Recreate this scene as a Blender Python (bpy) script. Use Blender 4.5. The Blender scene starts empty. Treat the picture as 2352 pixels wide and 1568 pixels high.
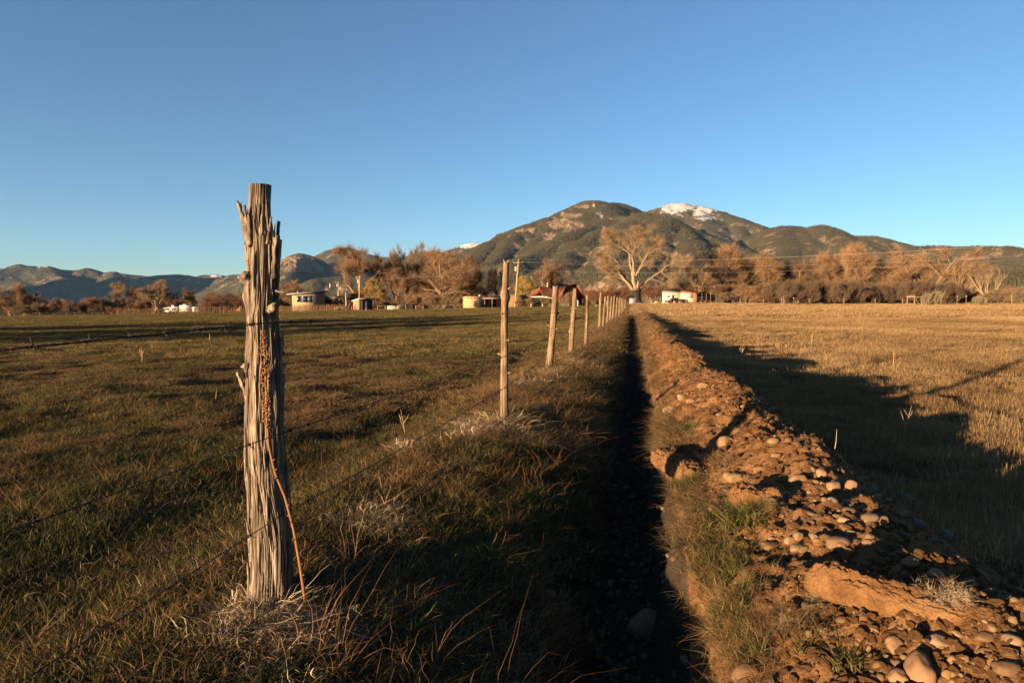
import bpy, math, random
import numpy as np
from mathutils import Vector, Euler

# ------------------------------------------------------------------ camera, sky, sun, exposure
SC = bpy.context.scene
COL = SC.collection
F, CX, CY, PITCH, CAMZ = 1483.0, 1176.0, 784.0, math.radians(2.93), 1.03
SUN_EL, SUN_AZ = math.radians(4.6), math.radians(226.0)

cam = bpy.data.cameras.new("camera")
cam.lens = 36.0 * F / 2352.0
cam.clip_start, cam.clip_end = 0.05, 40000
camo = bpy.data.objects.new("camera", cam)
COL.objects.link(camo)
camo.location = (0, 0, CAMZ)
camo.rotation_euler = (math.pi / 2 - PITCH, 0, 0)
SC.camera = camo

world = bpy.data.worlds.new("World")
SC.world = world
world.use_nodes = True
wn = world.node_tree
sky = wn.nodes.new("ShaderNodeTexSky")
sky.sky_type = 'NISHITA'
sky.sun_disc = False
sky.sun_elevation = SUN_EL
sky.sun_rotation = SUN_AZ
sky.altitude = 2000
sky.air_density, sky.dust_density, sky.ozone_density = 1.0, 0.55, 2.55
wn.links.new(sky.outputs[0], wn.nodes["Background"].inputs[0])
wn.nodes["Background"].inputs[1].default_value = 0.053

sun = bpy.data.lights.new("sun", 'SUN')
sun.energy = 5.0
sun.angle = math.radians(0.53)
sun.color = (1.0, 0.70, 0.41)
suno = bpy.data.objects.new("sun", sun)
COL.objects.link(suno)
SDIR = Vector((-math.sin(SUN_AZ) * math.cos(SUN_EL), -math.cos(SUN_AZ) * math.cos(SUN_EL), -math.sin(SUN_EL)))
suno.rotation_euler = SDIR.to_track_quat('-Z', 'Y').to_euler()
suno.location = (-60, -60, 30)

SC.view_settings.view_transform = 'Standard'
SC.view_settings.look = 'None'
SC.view_settings.exposure = 2.35
SC.view_settings.gamma = 1.0
SC.view_settings.use_curve_mapping = False
SC.render.engine = 'CYCLES'
SC.cycles.max_bounces = 5
SC.cycles.diffuse_bounces = 3
SC.cycles.transparent_max_bounces = 8
SC.cycles.use_denoising = True

R = random.Random(7)
NR = np.random.RandomState(11)

# ------------------------------------------------------------------ helpers
_perm = np.random.RandomState(5).rand(4096 * 16)
def _hash(i, j, seed):
    k = (i * 73856093) ^ (j * 19349663) ^ (seed * 83492791 + 12345)
    k = (k ^ (k >> 13)) * 1274126177
    return _perm[(k ^ (k >> 16)) & 65535] * 2 - 1
def vn(x, y, seed=0, per=None):
    """value noise in -1..1; per = integer period in x"""
    x = np.asarray(x, float); y = np.asarray(y, float)
    i = np.floor(x).astype(np.int64); j = np.floor(y).astype(np.int64)
    fx = x - i; fy = y - j
    fx = fx * fx * (3 - 2 * fx); fy = fy * fy * (3 - 2 * fy)
    i1 = i + 1
    if per: i = i % per; i1 = i1 % per
    a = _hash(i, j, seed); b = _hash(i1, j, seed); c = _hash(i, j + 1, seed); d = _hash(i1, j + 1, seed)
    return (a * (1 - fx) + b * fx) * (1 - fy) + (c * (1 - fx) + d * fx) * fy
def fbm(x, y, oct=4, seed=0, gain=.5):
    s = 0; a = 1; t = 0
    for o in range(oct):
        s = s + a * vn(x * 2 ** o + 17.3 * o, y * 2 ** o - 9.1 * o, seed + o); t += a; a *= gain
    return s / t
def sstep(a, b, x):
    t = np.clip((np.asarray(x, float) - a) / (b - a), 0, 1)
    return t * t * (3 - 2 * t)

_cp, _sp = math.cos(PITCH), math.sin(PITCH)
def at(px, py, Y):
    """world point at forward distance Y seen at pixel (px, py) of the 2352 wide picture"""
    dx = (px - CX) / F; dy = (CY - py) / F
    k = Y / (_cp + dy * _sp)
    return Vector((dx * k, Y, CAMZ + (dy * _cp - _sp) * k))

def tag(o, label=None, cat=None, group=None, kind=None):
    if label: o["label"] = label
    if cat: o["category"] = cat
    if group: o["group"] = group
    if kind: o["kind"] = kind
    return o
def empty(name, loc, rz=0.0, **k):
    o = bpy.data.objects.new(name, None)
    o.empty_display_size = .2
    COL.objects.link(o); o.location = loc; o.rotation_euler = (0, 0, rz)
    return tag(o, **k)
def link(name, me, parent=None, loc=None, rot=None, scale=None, **k):
    o = bpy.data.objects.new(name, me)
    COL.objects.link(o)
    if parent: o.parent = parent
    if loc is not None: o.location = loc
    if rot is not None: o.rotation_euler = rot
    if scale is not None: o.scale = scale
    return tag(o, **k)
def copy_tree(o, parent=None):
    c = o.copy(); COL.objects.link(c); c.parent = parent
    for ch in o.children: copy_tree(ch, c)
    return c
def mesh_np(name, V, faces, mat=None, smooth=False, attrs=None):
    """faces: list of int arrays (n,k)"""
    me = bpy.data.meshes.new(name)
    V = np.asarray(V, np.float32)
    if not isinstance(faces, (list, tuple)): faces = [faces]
    faces = [np.asarray(f, np.int32) for f in faces if len(f)]
    me.vertices.add(len(V)); me.vertices.foreach_set("co", V.ravel())
    nl = sum(f.size for f in faces); nf = sum(len(f) for f in faces)
    me.loops.add(nl); me.polygons.add(nf)
    me.loops.foreach_set("vertex_index", np.concatenate([f.ravel() for f in faces]))
    tot = np.concatenate([np.full(len(f), f.shape[1], np.int32) for f in faces])
    st = np.concatenate([[0], np.cumsum(tot)[:-1]]).astype(np.int32)
    me.polygons.foreach_set("loop_start", st)
    me.update(calc_edges=True)
    if smooth: me.polygons.foreach_set("use_smooth", np.ones(nf, bool))
    for k, a in (attrs or {}).items():
        at_ = me.attributes.new(k, 'FLOAT', 'POINT'); at_.data.foreach_set("value", np.asarray(a, np.float32).ravel())
    if mat: me.materials.append(mat)
    me.validate()
    return me
def grid_mesh(name, P, mat=None, smooth=True, attrs=None, wrap=False):
    """P: (rows, cols, 3)"""
    r, c = P.shape[:2]
    idx = np.arange(r * c).reshape(r, c)
    if wrap: idx = np.concatenate([idx, idx[:, :1]], 1)
    q = np.stack([idx[:-1, :-1], idx[:-1, 1:], idx[1:, 1:], idx[1:, :-1]], -1).reshape(-1, 4)
    return mesh_np(name, P.reshape(-1, 3), [q], mat, smooth, attrs)

class MB:
    """collects simple shapes for ONE mesh"""
    def __init__(s): s.V = []; s.Q = []; s.T = []; s.n = 0
    def add(s, V, Q=(), T=()):
        V = np.asarray(V, float)
        if len(Q): s.Q.append(np.asarray(Q, int) + s.n)
        if len(T): s.T.append(np.asarray(T, int) + s.n)
        s.V.append(V); s.n += len(V); return s
    def box(s, x0, x1, y0, y1, z0, z1):
        return s.hexa([(x0, y0), (x1, y0), (x1, y1), (x0, y1)], z0, z1)
    def hexa(s, base, z0, z1):
        z0 = z0 if hasattr(z0, '__len__') else [z0] * 4
        z1 = z1 if hasattr(z1, '__len__') else [z1] * 4
        V = [(x, y, z) for (x, y), z in zip(base, z0)] + [(x, y, z) for (x, y), z in zip(base, z1)]
        return s.add(V, [(3, 2, 1, 0), (4, 5, 6, 7), (0, 1, 5, 4), (1, 2, 6, 5), (2, 3, 7, 6), (3, 0, 4, 7)])
    def bar(s, a, b, w, h=None):
        a = Vector(a); b = Vector(b); h = h or w
        d = (b - a).normalized()
        u = d.cross(Vector((0, 0, 1)))
        if u.length < 1e-3: u = Vector((1, 0, 0))
        u.normalize(); v = u.cross(d)
        V = [p + u * sx * w / 2 + v * sy * h / 2 for p in (a, b) for sx, sy in ((-1, -1), (1, -1), (1, 1), (-1, 1))]
        return s.add(V, [(3, 2, 1, 0), (4, 5, 6, 7), (0, 1, 5, 4), (1, 2, 6, 5), (2, 3, 7, 6), (3, 0, 4, 7)])
    def tube(s, pts, rad, n=6, cap=True):
        P = np.asarray(pts, float); m = len(P)
        rad = np.broadcast_to(np.asarray(rad, float), (m,))
        d = np.gradient(P, axis=0); d /= np.linalg.norm(d, axis=1)[:, None] + 1e-9
        ref = np.array([0, 0, 1.0]) if abs(d[0, 2]) < .9 else np.array([1.0, 0, 0])
        u = np.cross(d, ref); u /= np.linalg.norm(u, axis=1)[:, None] + 1e-9
        v = np.cross(u, d)
        a = np.linspace(0, 2 * np.pi, n, endpoint=False)
        V = P[:, None] + rad[:, None, None] * (np.cos(a)[None, :, None] * u[:, None] + np.sin(a)[None, :, None] * v[:, None])
        i = np.arange(m * n).reshape(m, n); j = np.roll(i, -1, 1)
        Q = np.stack([i[:-1], j[:-1], j[1:], i[1:]], -1).reshape(-1, 4)
        V = V.reshape(-1, 3); T = []
        if cap:
            V = np.vstack([V, P[0], P[-1]]); b = m * n
            T = [(b, i[0, (k + 1) % n], i[0, k]) for k in range(n)] + [(b + 1, i[-1, k], i[-1, (k + 1) % n]) for k in range(n)]
        return s.add(V, Q, T)
    def disc_cyl(s, c, r, z0, z1, n=12):
        return s.tube([(c[0], c[1], z0), (c[0], c[1], z1)], r, n)
    def mesh(s, name, mat=None, smooth=False):
        return mesh_np(name, np.vstack(s.V), [np.vstack(a) for a in (s.Q, s.T) if a], mat, smooth)
    def build(s, name, mat=None, parent=None, smooth=False, **k):
        return link(name, s.mesh(name, mat, smooth), parent, **k)

# ------------------------------------------------------------------ materials
class NT:
    def __init__(s, name):
        s.m = bpy.data.materials.new(name); s.m.use_nodes = True
        s.t = s.m.node_tree; s.bsdf = s.t.nodes["Principled BSDF"]; s.out = s.t.nodes["Material Output"]
        s.bsdf.inputs["Specular IOR Level"].default_value = .2
        s.bsdf.inputs["Roughness"].default_value = .9
    def n(s, typ, ins=None, **props):
        x = s.t.nodes.new("ShaderNode" + typ)
        for k, v in props.items(): setattr(x, k, v)
        for k, v in (ins or {}).items(): s.set(x, k, v)
        return x
    def set(s, node, k, v):
        inp = node.inputs[k]
        if isinstance(v, bpy.types.NodeSocket): s.t.links.new(v, inp)
        elif isinstance(v, bpy.types.Node): s.t.links.new(v.outputs[0], inp)
        else: inp.default_value = v
    def coord(s, kind="Object", scale=(1, 1, 1)):
        c = s.n("TexCoord"); m = s.n("Mapping"); s.t.links.new(c.outputs[kind], m.inputs[0])
        m.inputs["Scale"].default_value = scale
        return m.outputs[0]
    def noise(s, vec, scale, detail=4, rough=.55, dist=0):
        return s.n("TexNoise", {"Vector": vec, "Scale": scale, "Detail": detail, "Roughness": rough, "Distortion": dist}).outputs["Fac"]
    def ramp(s, fac, stops):
        r = s.n("ValToRGB", {"Fac": fac}); e = r.color_ramp.elements
        while len(e) < len(stops): e.new(.5)
        for el, (p, c) in zip(e, stops):
            el.position = p; el.color = (c[0], c[1], c[2], 1) if hasattr(c, '__len__') else (c, c, c, 1)
        return r.outputs[0]
    def mix(s, f, a, b, mode='MIX'):
        x = s.n("Mix", data_type='RGBA', blend_type=mode)
        for k, v in ((0, f), (6, a), (7, b)):
            if isinstance(v, (tuple, list)): v = (*v[:3], 1)
            s.set(x, k, v)
        return x.outputs[2]
    def math(s, op, a, b=0.0, clamp=False):
        x = s.n("Math", operation=op, use_clamp=clamp); s.set(x, 0, a); s.set(x, 1, b); return x.outputs[0]
    def attr(s, name, typ='GEOMETRY'):
        return s.n("Attribute", attribute_name=name, attribute_type=typ).outputs["Fac"]
    def bump(s, h, strength=.5, dist=.02):
        b = s.n("Bump", {"Height": h, "Strength": strength, "Distance": dist}); s.set(s.bsdf, "Normal", b); return b
    def color(s, c):
        s.set(s.bsdf, "Base Color", (*c, 1) if isinstance(c, tuple) else c); return s
def plain(name, c, rough=.8, var=.25, scale=6, metal=0, bump=0.0):
    n = NT(name); v = n.coord()
    f = n.noise(v, scale, 5)
    n.color(n.mix(f, tuple(x * (1 - var) for x in c), tuple(min(1, x * (1 + var)) for x in c)))
    n.bsdf.inputs["Roughness"].default_value = rough; n.bsdf.inputs["Metallic"].default_value = metal
    if bump: n.bump(f, bump, .02)
    return n.m
def blade_mat(name, stops, transl=.35):
    """grass / straw: colour from the blade's own tone plus the clump's tint"""
    n = NT(name)
    f = n.math('ADD', n.attr("tone"), n.attr("tint", 'INSTANCER'))
    col = n.ramp(f, stops)
    n.color(col)
    tr = n.n("BsdfTranslucent", {"Color": col})
    mx = n.n("MixShader", {0: transl, 1: n.bsdf.outputs[0], 2: tr.outputs[0]})
    n.t.links.new(mx.outputs[0], n.out.inputs[0])
    return n.m

M = {}
# grass tones
M['green'] = blade_mat("green_grass", [(0, (.020, .024, .008)), (.5, (.045, .046, .014)), (1, (.14, .112, .036))])
M['dry'] = blade_mat("dry_grass", [(0, (.055, .031, .013)), (.45, (.13, .078, .032)), (1, (.27, .18, .088))])
M['straw'] = blade_mat("stubble_straw", [(0, (.10, .060, .026)), (.5, (.21, .13, .058)), (1, (.37, .25, .125))])
M['pale'] = blade_mat("bleached_straw", [(0, (.20, .14, .08)), (.5, (.40, .30, .19)), (1, (.56, .45, .31))])
M['orange'] = blade_mat("rust_stalk", [(0, (.10, .045, .016)), (.5, (.18, .085, .032)), (1, (.27, .145, .06))])

def soil(name, cols, scale, bump=.6, dist=.02):
    n = NT(name); v = n.coord()
    a = n.noise(v, scale, 8, .62); b = n.noise(v, scale * 9, 6, .7)
    f = n.math('ADD', n.math('MULTIPLY', a, .65), n.math('MULTIPLY', b, .35))
    n.color(n.ramp(f, [(.32, cols[0]), (.5, cols[1]), (.68, cols[2])]))
    n.bump(f, bump, dist); n.bsdf.inputs["Specular IOR Level"].default_value = .08
    return n.m
M['dirt'] = soil("bare_dirt", [(.075, .035, .013), (.165, .082, .033), (.26, .142, .063)], 12, 1.0, .05)
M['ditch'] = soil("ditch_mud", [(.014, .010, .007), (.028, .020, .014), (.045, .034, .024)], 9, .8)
def field_mat(name, near, far, far2):
    n = NT(name); v = n.coord()
    a = n.noise(v, .35, 6, .65); b = n.noise(v, 9, 6, .7)
    g = n.n("NewGeometry").outputs["Position"]
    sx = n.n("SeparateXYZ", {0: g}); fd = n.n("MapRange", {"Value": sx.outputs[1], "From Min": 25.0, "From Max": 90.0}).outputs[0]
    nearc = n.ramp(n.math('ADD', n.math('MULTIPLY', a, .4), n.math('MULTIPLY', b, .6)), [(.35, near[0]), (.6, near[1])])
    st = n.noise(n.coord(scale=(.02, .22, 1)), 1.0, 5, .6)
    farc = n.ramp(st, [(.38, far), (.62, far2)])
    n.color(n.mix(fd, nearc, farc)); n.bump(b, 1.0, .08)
    n.bsdf.inputs["Specular IOR Level"].default_value = .03
    return n.m
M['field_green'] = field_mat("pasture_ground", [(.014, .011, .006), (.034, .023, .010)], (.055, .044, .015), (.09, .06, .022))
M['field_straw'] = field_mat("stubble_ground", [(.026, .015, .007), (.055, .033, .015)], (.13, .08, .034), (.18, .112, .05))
M['wire'] = plain("rusty_wire", (.018, .014, .012), .7, .5, 80)

def wood(name, c0, c1, c2, zscale=2.2, fine=60.0, bump=.9, dist=.006):
    n = NT(name)
    v1 = n.coord(scale=(fine, fine, zscale)); v2 = n.coord(scale=(fine * 3, fine * 3, zscale * 4)); v3 = n.coord(scale=(6, 6, 2))
    a = n.noise(v1, 1.0, 5, .6, .3); b = n.noise(v2, 1.0, 4, .6); c = n.noise(v3, 1.0, 3)
    f = n.math('ADD', n.math('MULTIPLY', a, .6), n.math('MULTIPLY', b, .4))
    col = n.ramp(f, [(.40, c0), (.5, c1), (.60, c2)])
    stain = n.ramp(n.noise(n.coord(scale=(14, 14, 5)), 1.0, 6, .65, .6), [(.48, 0), (.64, .7)])
    n.color(n.mix(stain, col, (c1[0] * .42, c1[1] * .42, c1[2] * .44)))
    n.bump(f, bump, dist); n.bsdf.inputs["Specular IOR Level"].default_value = .1
    return n.m
M['post'] = wood("weathered_juniper", (.036, .028, .021), (.125, .095, .068), (.255, .198, .145), 3.0, 62, 1.0, .008)
M['post2'] = wood("grey_post_wood", (.05, .031, .017), (.125, .083, .048), (.22, .152, .094), 1.6, 40, 1.0, .008)
M['heart'] = wood("cut_wood", (.12, .075, .04), (.19, .125, .07), (.26, .18, .11), 30, 30, .3)
# ------------------------------------------------------------------ terrain
DA = math.radians(10.65); CA, SA = math.cos(DA), math.sin(DA)
def uv(X, Y): return X * CA - Y * SA, X * SA + Y * CA
def xy(u, v): return u * CA + v * SA, -u * SA + v * CA
_fx = [-.85, -.79, -.52, -.32, -.24, -.05, .12, .19, .29, .5, .8, 1.2]
_fz = [-.9, -.9, -.4, .1, .5, 1.0, 1.6, 2.3, 2.3, 2.1, 2.3, 2.6]
_pu = [-40, -6, -3.0, -2.4, -1.95, -1.7, -1.25, -.9, -.5, -.29, -.20, -.15, .0, .165, .215, .25, .32, .5, .7, .86, 1.0, 1.2, 1.4, 1.6, 2.2, 60]
_pz = [-.07, -.07, -.07, -.09, -.05, .02, .03, .0, -.10, -.20, -.27, -.44, -.47, -.45, -.20, .02, .06, .14, .235, .285, .26, .13, .02, -.03, -.03, .0]
_du = np.linspace(-40, 60, 20001)
_dz = np.interp(_du, _pu, _pz)
_k = np.hanning(25); _k /= _k.sum()
_ds = _dz.copy(); _ds[20:-20] = np.convolve(_dz, _k, 'same')[20:-20]
def H(X, Y):
    X = np.asarray(X, float); Y = np.asarray(Y, float)
    u, v = uv(X, Y)
    s = X / np.maximum(Y, 8.0)
    zt = np.interp(s, _fx, _fz)
    Yc = np.clip(Y, 0, 145)
    z = zt * (np.clip((Yc - 12) / 133, 0, None)) ** 1.25
    z = z + np.clip(Y - 145, 0, 3000) * .004
    near = 1 - sstep(95, 112, v)
    nearm = near * (1 - sstep(60, 100, v) * .4)
    # wandering banks
    wob = .045 * vn(v * 1.1, v * 0 + 3.3, 21) + .022 * vn(v * 3.7, v * 0 + 1.3, 22)
    wob2 = .065 * vn(v * 1.7, v * 0 + 8.3, 23) + .05 * vn(v * 4.6, v * 0 + 1.9, 24)
    inner = np.where(u < 0, wob, wob2) * np.clip(1 - np.abs(np.abs(u) - .2) / .5, 0, 1)
    un = np.clip(u + inner, -39.9, 59.9)
    prof = np.interp(un, _du, _ds)
    flat = (.50 + .5 * sstep(4.2, 6.5, v)) * sstep(-1.6, -1.1, un) * (1 - sstep(-.34, -.26, un))
    prof = prof + flat * np.interp(un, [-1.3, -.9, -.5, -.27], [.02, .03, .10, .13])
    mnd = sstep(.18, .5, un) * (1 - sstep(1.15, 1.6, un))
    mh = 1 + .26 * vn(v * .9, v * 0 + 5.5, 31) + .28 * vn(v * 2.1, v * 0 + 7.7, 32) + .14 * vn(v * 5.5, v * 0 + 2.7, 33)
    fade = np.clip(1.0 - (v - 6) / 160, .55, 1)
    prof = np.where(un > .2, prof * (1 + (mh * fade - 1) * mnd), prof)
    z = z + prof * nearm
    zn = np.clip(1 - (Y - 2) / 60, .0, 1)
    z = z + mnd * near * (.065 * fbm(u * 2.6, v * 2.6, 3, 41) + .06 * np.abs(fbm(u * 7, v * 7, 3, 44)) + .030 * np.abs(fbm(u * 17, v * 17, 3, 47)) + .012 * fbm(u * 40, v * 40, 2, 48)) 
    # gentle field relief
    fld = 1 - sstep(-1.6, -.9, u) * (1 - sstep(1.3, 1.8, u))
    feet = sum(np.exp(-((X - a) ** 2 + (Y - b) ** 2) / .10) for a, b in ((-.86, 2.13), (-.09, 5.9), (.62, 11.0), (1.3, 14.2)))
    z = z + .045 * feet - .025 * np.exp(-((X + .86) ** 2 + (Y - 2.13) ** 2) / .10)
    z = z + fld * (.05 * fbm(X * .5, Y * .5, 3, 51) + .065 * fbm(X * 1.9, Y * 1.9, 3, 55) + .02 * fbm(X * 6, Y * 6, 2, 54)) * np.clip((Y - 1.2) / 6, .12, 1)
    # old wheel ruts in the stubble
    z = z - near * sstep(-.45, .25, vn(v * .35, v * 0, 63)) * .038 * sstep(4.5, 8, v) * np.exp(-((u + 2.5 - .2 * vn(v * .2, v * 0, 64)) / .22) ** 2) - near * sstep(-.3, .3, vn(v * .25, v * 0, 65)) * .045 * sstep(3, 7, v) * np.exp(-((u + 5.2 - .5 * vn(v * .1, v * 0, 66)) / .35) ** 2)
    rut = np.exp(-((u - 4.9 - .25 * vn(v * .15, v * 0, 61)) / .13) ** 2) + np.exp(-((u - 3.45 - .25 * vn(v * .15, v * 0, 61)) / .13) ** 2)
    z = z - .06 * rut * near
    bank = sstep(-1.75, -1.2, u) * (1 - sstep(-.3, -.2, u))
    z = z + bank * (.035 * fbm(X * 2.2, Y * 2.2, 3, 58) + .012 * fbm(X * 9, Y * 9, 2, 59))
    dt = sstep(-.26, -.12, u) * (1 - sstep(.15, .27, u))
    z = z + dt * (.04 * fbm(X * 9, Y * 9, 3, 57) + .02 * fbm(X * 30, Y * 30, 2, 56))
    return z
Z0 = float(H(-.83, 2.2)) - .016
_H = H
def H(X, Y): return _H(X, Y) - Z0
def h1(x, y): return float(H(np.array([x]), np.array([y]))[0])
_tt = np.geomspace(.6, 260, 1500)
def hit(px, py):
    """where the sight line through (px, py) meets the ground"""
    p = at(px, py, 1.0); o = np.array([0, 0, CAMZ]); d = np.array([p.x, 1.0, p.z - CAMZ])
    q = o + _tt[:, None] * d
    below = np.nonzero(q[:, 2] < H(q[:, 0], q[:, 1]))[0]
    if not len(below): t = 140.0
    else:
        k = below[0]; a, b = _tt[max(k - 1, 0)], _tt[k]
        for _ in range(12):
            m = (a + b) / 2; q1 = o + m * d
            if q1[2] < h1(q1[0], q1[1]): b = m
            else: a = m
        t = b
    q = o + t * d
    return Vector((q[0], q[1], h1(q[0], q[1])))

def steps(a, b, f):
    out = [a]
    while out[-1] < b: out.append(out[-1] + f(out[-1]))
    out[-1] = b
    return out
_v = np.array([-400, -150, -60, -30, -15, -8, -5, -3.5, -2.5] + steps(-2, 160, lambda v: .05 if v < .8 else max(.016, .0058 * v)) + [170, 185, 210, 260, 350, 500, 800, 1300, 2200, 4000, 8000])
def strip(name, us, mat, kind_label):
    U, V = np.meshgrid(np.array(us), _v)
    X, Y = xy(U, V)
    P = np.stack([X, Y, H(X, Y)], -1)
    return link(name, grid_mesh(name, P, mat), kind="structure", label=kind_label)
_ul = [-9000, -5000, -2500, -1200, -700, -400, -280] + [-x for x in reversed(steps(.2, 220, lambda u: max(.028, (u - .6) * .045)))]
_ur = steps(1.45, 220, lambda u: max(.045, (u - .9) * .05)) + [280, 400, 700, 1200, 2500, 5000, 9000]
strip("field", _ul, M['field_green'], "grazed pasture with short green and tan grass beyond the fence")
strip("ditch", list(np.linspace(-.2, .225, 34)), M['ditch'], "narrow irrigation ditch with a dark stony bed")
strip("earth_bank", list(np.linspace(.225, 1.45, 84)), M['dirt'], "bank of freshly dug brown earth beside the ditch")
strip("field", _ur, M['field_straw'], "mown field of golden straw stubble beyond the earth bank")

# ------------------------------------------------------------------ mountains
def ridge_field(X, Y, ridges, warp=110.0, wl=600.0, seed=0):
    wx = warp * fbm(X / wl, Y / wl, 3, seed + 100); wy = warp * fbm(X / wl, Y / wl, 3, seed + 120)
    Hh = np.full(X.shape, -400.0); D = np.full(X.shape, 1e5)
    for k, pts in ridges:
        W = [at(*p) for p in pts]
        for a, b in zip(W[:-1], W[1:]):
            ax, ay, az, bx, by, bz = a.x, a.y, a.z, b.x, b.y, b.z
            L2 = (bx - ax) ** 2 + (by - ay) ** 2
            d0 = np.hypot(X - (ax + bx) / 2, Y - (ay + by) / 2)
            w = np.clip(d0 / 500, .12, 1)
            x2 = X + wx * w; y2 = Y + wy * w
            t = np.clip(((x2 - ax) * (bx - ax) + (y2 - ay) * (by - ay)) / L2, 0, 1)
            d = np.hypot(x2 - ax - t * (bx - ax), y2 - ay - t * (by - ay))
            h = az + t * (bz - az)
            val = h - k * (np.sqrt(d * d + 55.0 ** 2) - 55.0) * (1 - .15 * np.clip(d / 1500, 0, 1))
            D = np.minimum(D, d)
            Hh = np.maximum(Hh, val)
    return Hh, D
def mountain(label, x0, x1, r0, r1, nc, nr, ridges, mat, amp=45, seed=0, snow=None, rock=None, floor=True):
    s = (np.linspace(x0, x1, nc) - CX) / F
    r = np.linspace(r0, r1, nr)
    S, Y = np.meshgrid(s, r); X = S * Y
    Hh, D = ridge_field(X, Y, ridges, seed=seed)
    base = np.maximum(H(X, np.full_like(X, 300.0)), 0) * 0 + 2.0
    lift = np.clip(Hh / 250, 0, 1) * np.clip(D / 160, .10, 1)
    rn = 1 - np.abs(fbm(X / 420, Y / 420, 5, seed + 7)) * 2
    Hh = Hh + amp * lift * (rn - .55) + 9 * lift * fbm(X / 60, Y / 60, 3, seed + 9)
    Z = np.where(Hh > base, Hh, base - 6 + np.maximum(Hh, -400) * .02)
    PX = CX + F * S; PY = 708 - F * (Z - CAMZ) / Y
    gy, gx = np.gradient(Z)
    dY = np.gradient(Y, axis=0); dX = np.gradient(X, axis=1)
    slope = np.hypot(gy / dY, gx / dX)
    nz = fbm(X / 90, Y / 90, 4, seed + 15); n2 = fbm(X / 35, Y / 35, 3, seed + 19)
    at_ = {}
    sn = np.zeros_like(Z); n3 = fbm(X / 18, Y / 18, 2, seed + 23)
    for (cx, cy, rx, ry, th) in (snow or []):
        e = 1 - np.hypot((PX - cx) / rx, (PY - cy) / ry)
        sn = np.maximum(sn, sstep(-.05, .25, e + .6 * nz + .42 * n2 + .5 * n3 - th))
    rk = sstep(.18, .42, nz + .5 * n2 + .5 * (slope - .75))
    for (cx, cy, rx, ry, th) in (rock or []):
        e = 1 - np.hypot((PX - cx) / rx, (PY - cy) / ry)
        c = sstep(0, .3, e + .6 * nz + .3 * n2 - th)
        rk = np.maximum(rk, c)
        Z = Z + c * 16 * (np.abs(n2) - .2)
    Z[0] = -9; Z[-1] = -9; Z[:, 0] = -9; Z[:, -1] = -9
    P = np.stack([X, Y, Z], -1)
    me = grid_mesh("mountain", P, mat, True, {"snow": sn.ravel(), "rock": rk.ravel()})
    o = link("mountain", me, kind="structure", label=label)
    return o, P, sn, rk
def mtn_mat(name, f0, f1, rockc, snowc=(.42, .41, .40)):
    n = NT(name); v = n.coord()
    a = n.noise(v, .028, 6, .75); b = n.noise(v, .006, 4, .6)
    forest = n.mix(n.math('ADD', n.math('MULTIPLY', a, .6), n.math('MULTIPLY', b, .4)), f0, f1)
    rockcol = n.ramp(n.noise(v, .02, 6, .7), [(.3, tuple(c * .6 for c in rockc)), (.7, rockc)])
    rk = n.math('MULTIPLY', n.attr("rock"), n.ramp(n.noise(v, .05, 4, .7), [(.40, 0.15), (.56, 1)]))
    c = n.mix(rk, forest, rockcol)
    c = n.mix(n.attr("snow"), c, snowc)
    n.color(c); n.bump(a, .9, 22.0)
    n.bsdf.inputs["Specular IOR Level"].default_value = .02
    return n.m
M['mtn'] = mtn_mat("forested_slope", (.034, .029, .014), (.10, .080, .038), (.30, .20, .13))
M['mtn_far'] = mtn_mat("distant_slope", (.028, .030, .019), (.08, .07, .04), (.28, .185, .13))

MT = []
# the snowy dome and its long falling shoulder
MT.append(mountain("rounded far peak with white snowfields under its bald top", 1400, 1900, 4300, 9000, 260, 120, [
    (.50, [(1440, 512, 6900), (1474, 497, 7000), (1506, 486, 7200), (1526, 473, 7350), (1545, 467.5, 7450), (1570, 467.5, 7500), (1586, 472, 7500), (1604, 472.5, 7450), (1624, 477, 7400), (1651, 488, 7200), (1687, 504, 6900), (1723, 518, 6600), (1759, 530, 6300), (1800, 550, 6000), (1840, 575, 5700)]),
    (.55, [(1604, 472.5, 7450), (1612, 505, 6700), (1630, 540, 6000), (1650, 570, 5400)]),
    (.55, [(1545, 468, 7450), (1560, 510, 6700), (1580, 545, 6000)]),
    (.55, [(1687, 504, 6900), (1700, 540, 6100), (1720, 575, 5400)])], M['mtn'], 42, 3,
    snow=[(1546, 474, 44, 17, .02), (1612, 488, 26, 13, .02), (1616, 503, 28, 6, .2)], rock=[(1600, 476, 25, 10, .3), (1665, 545, 40, 10, .45)]))
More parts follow.
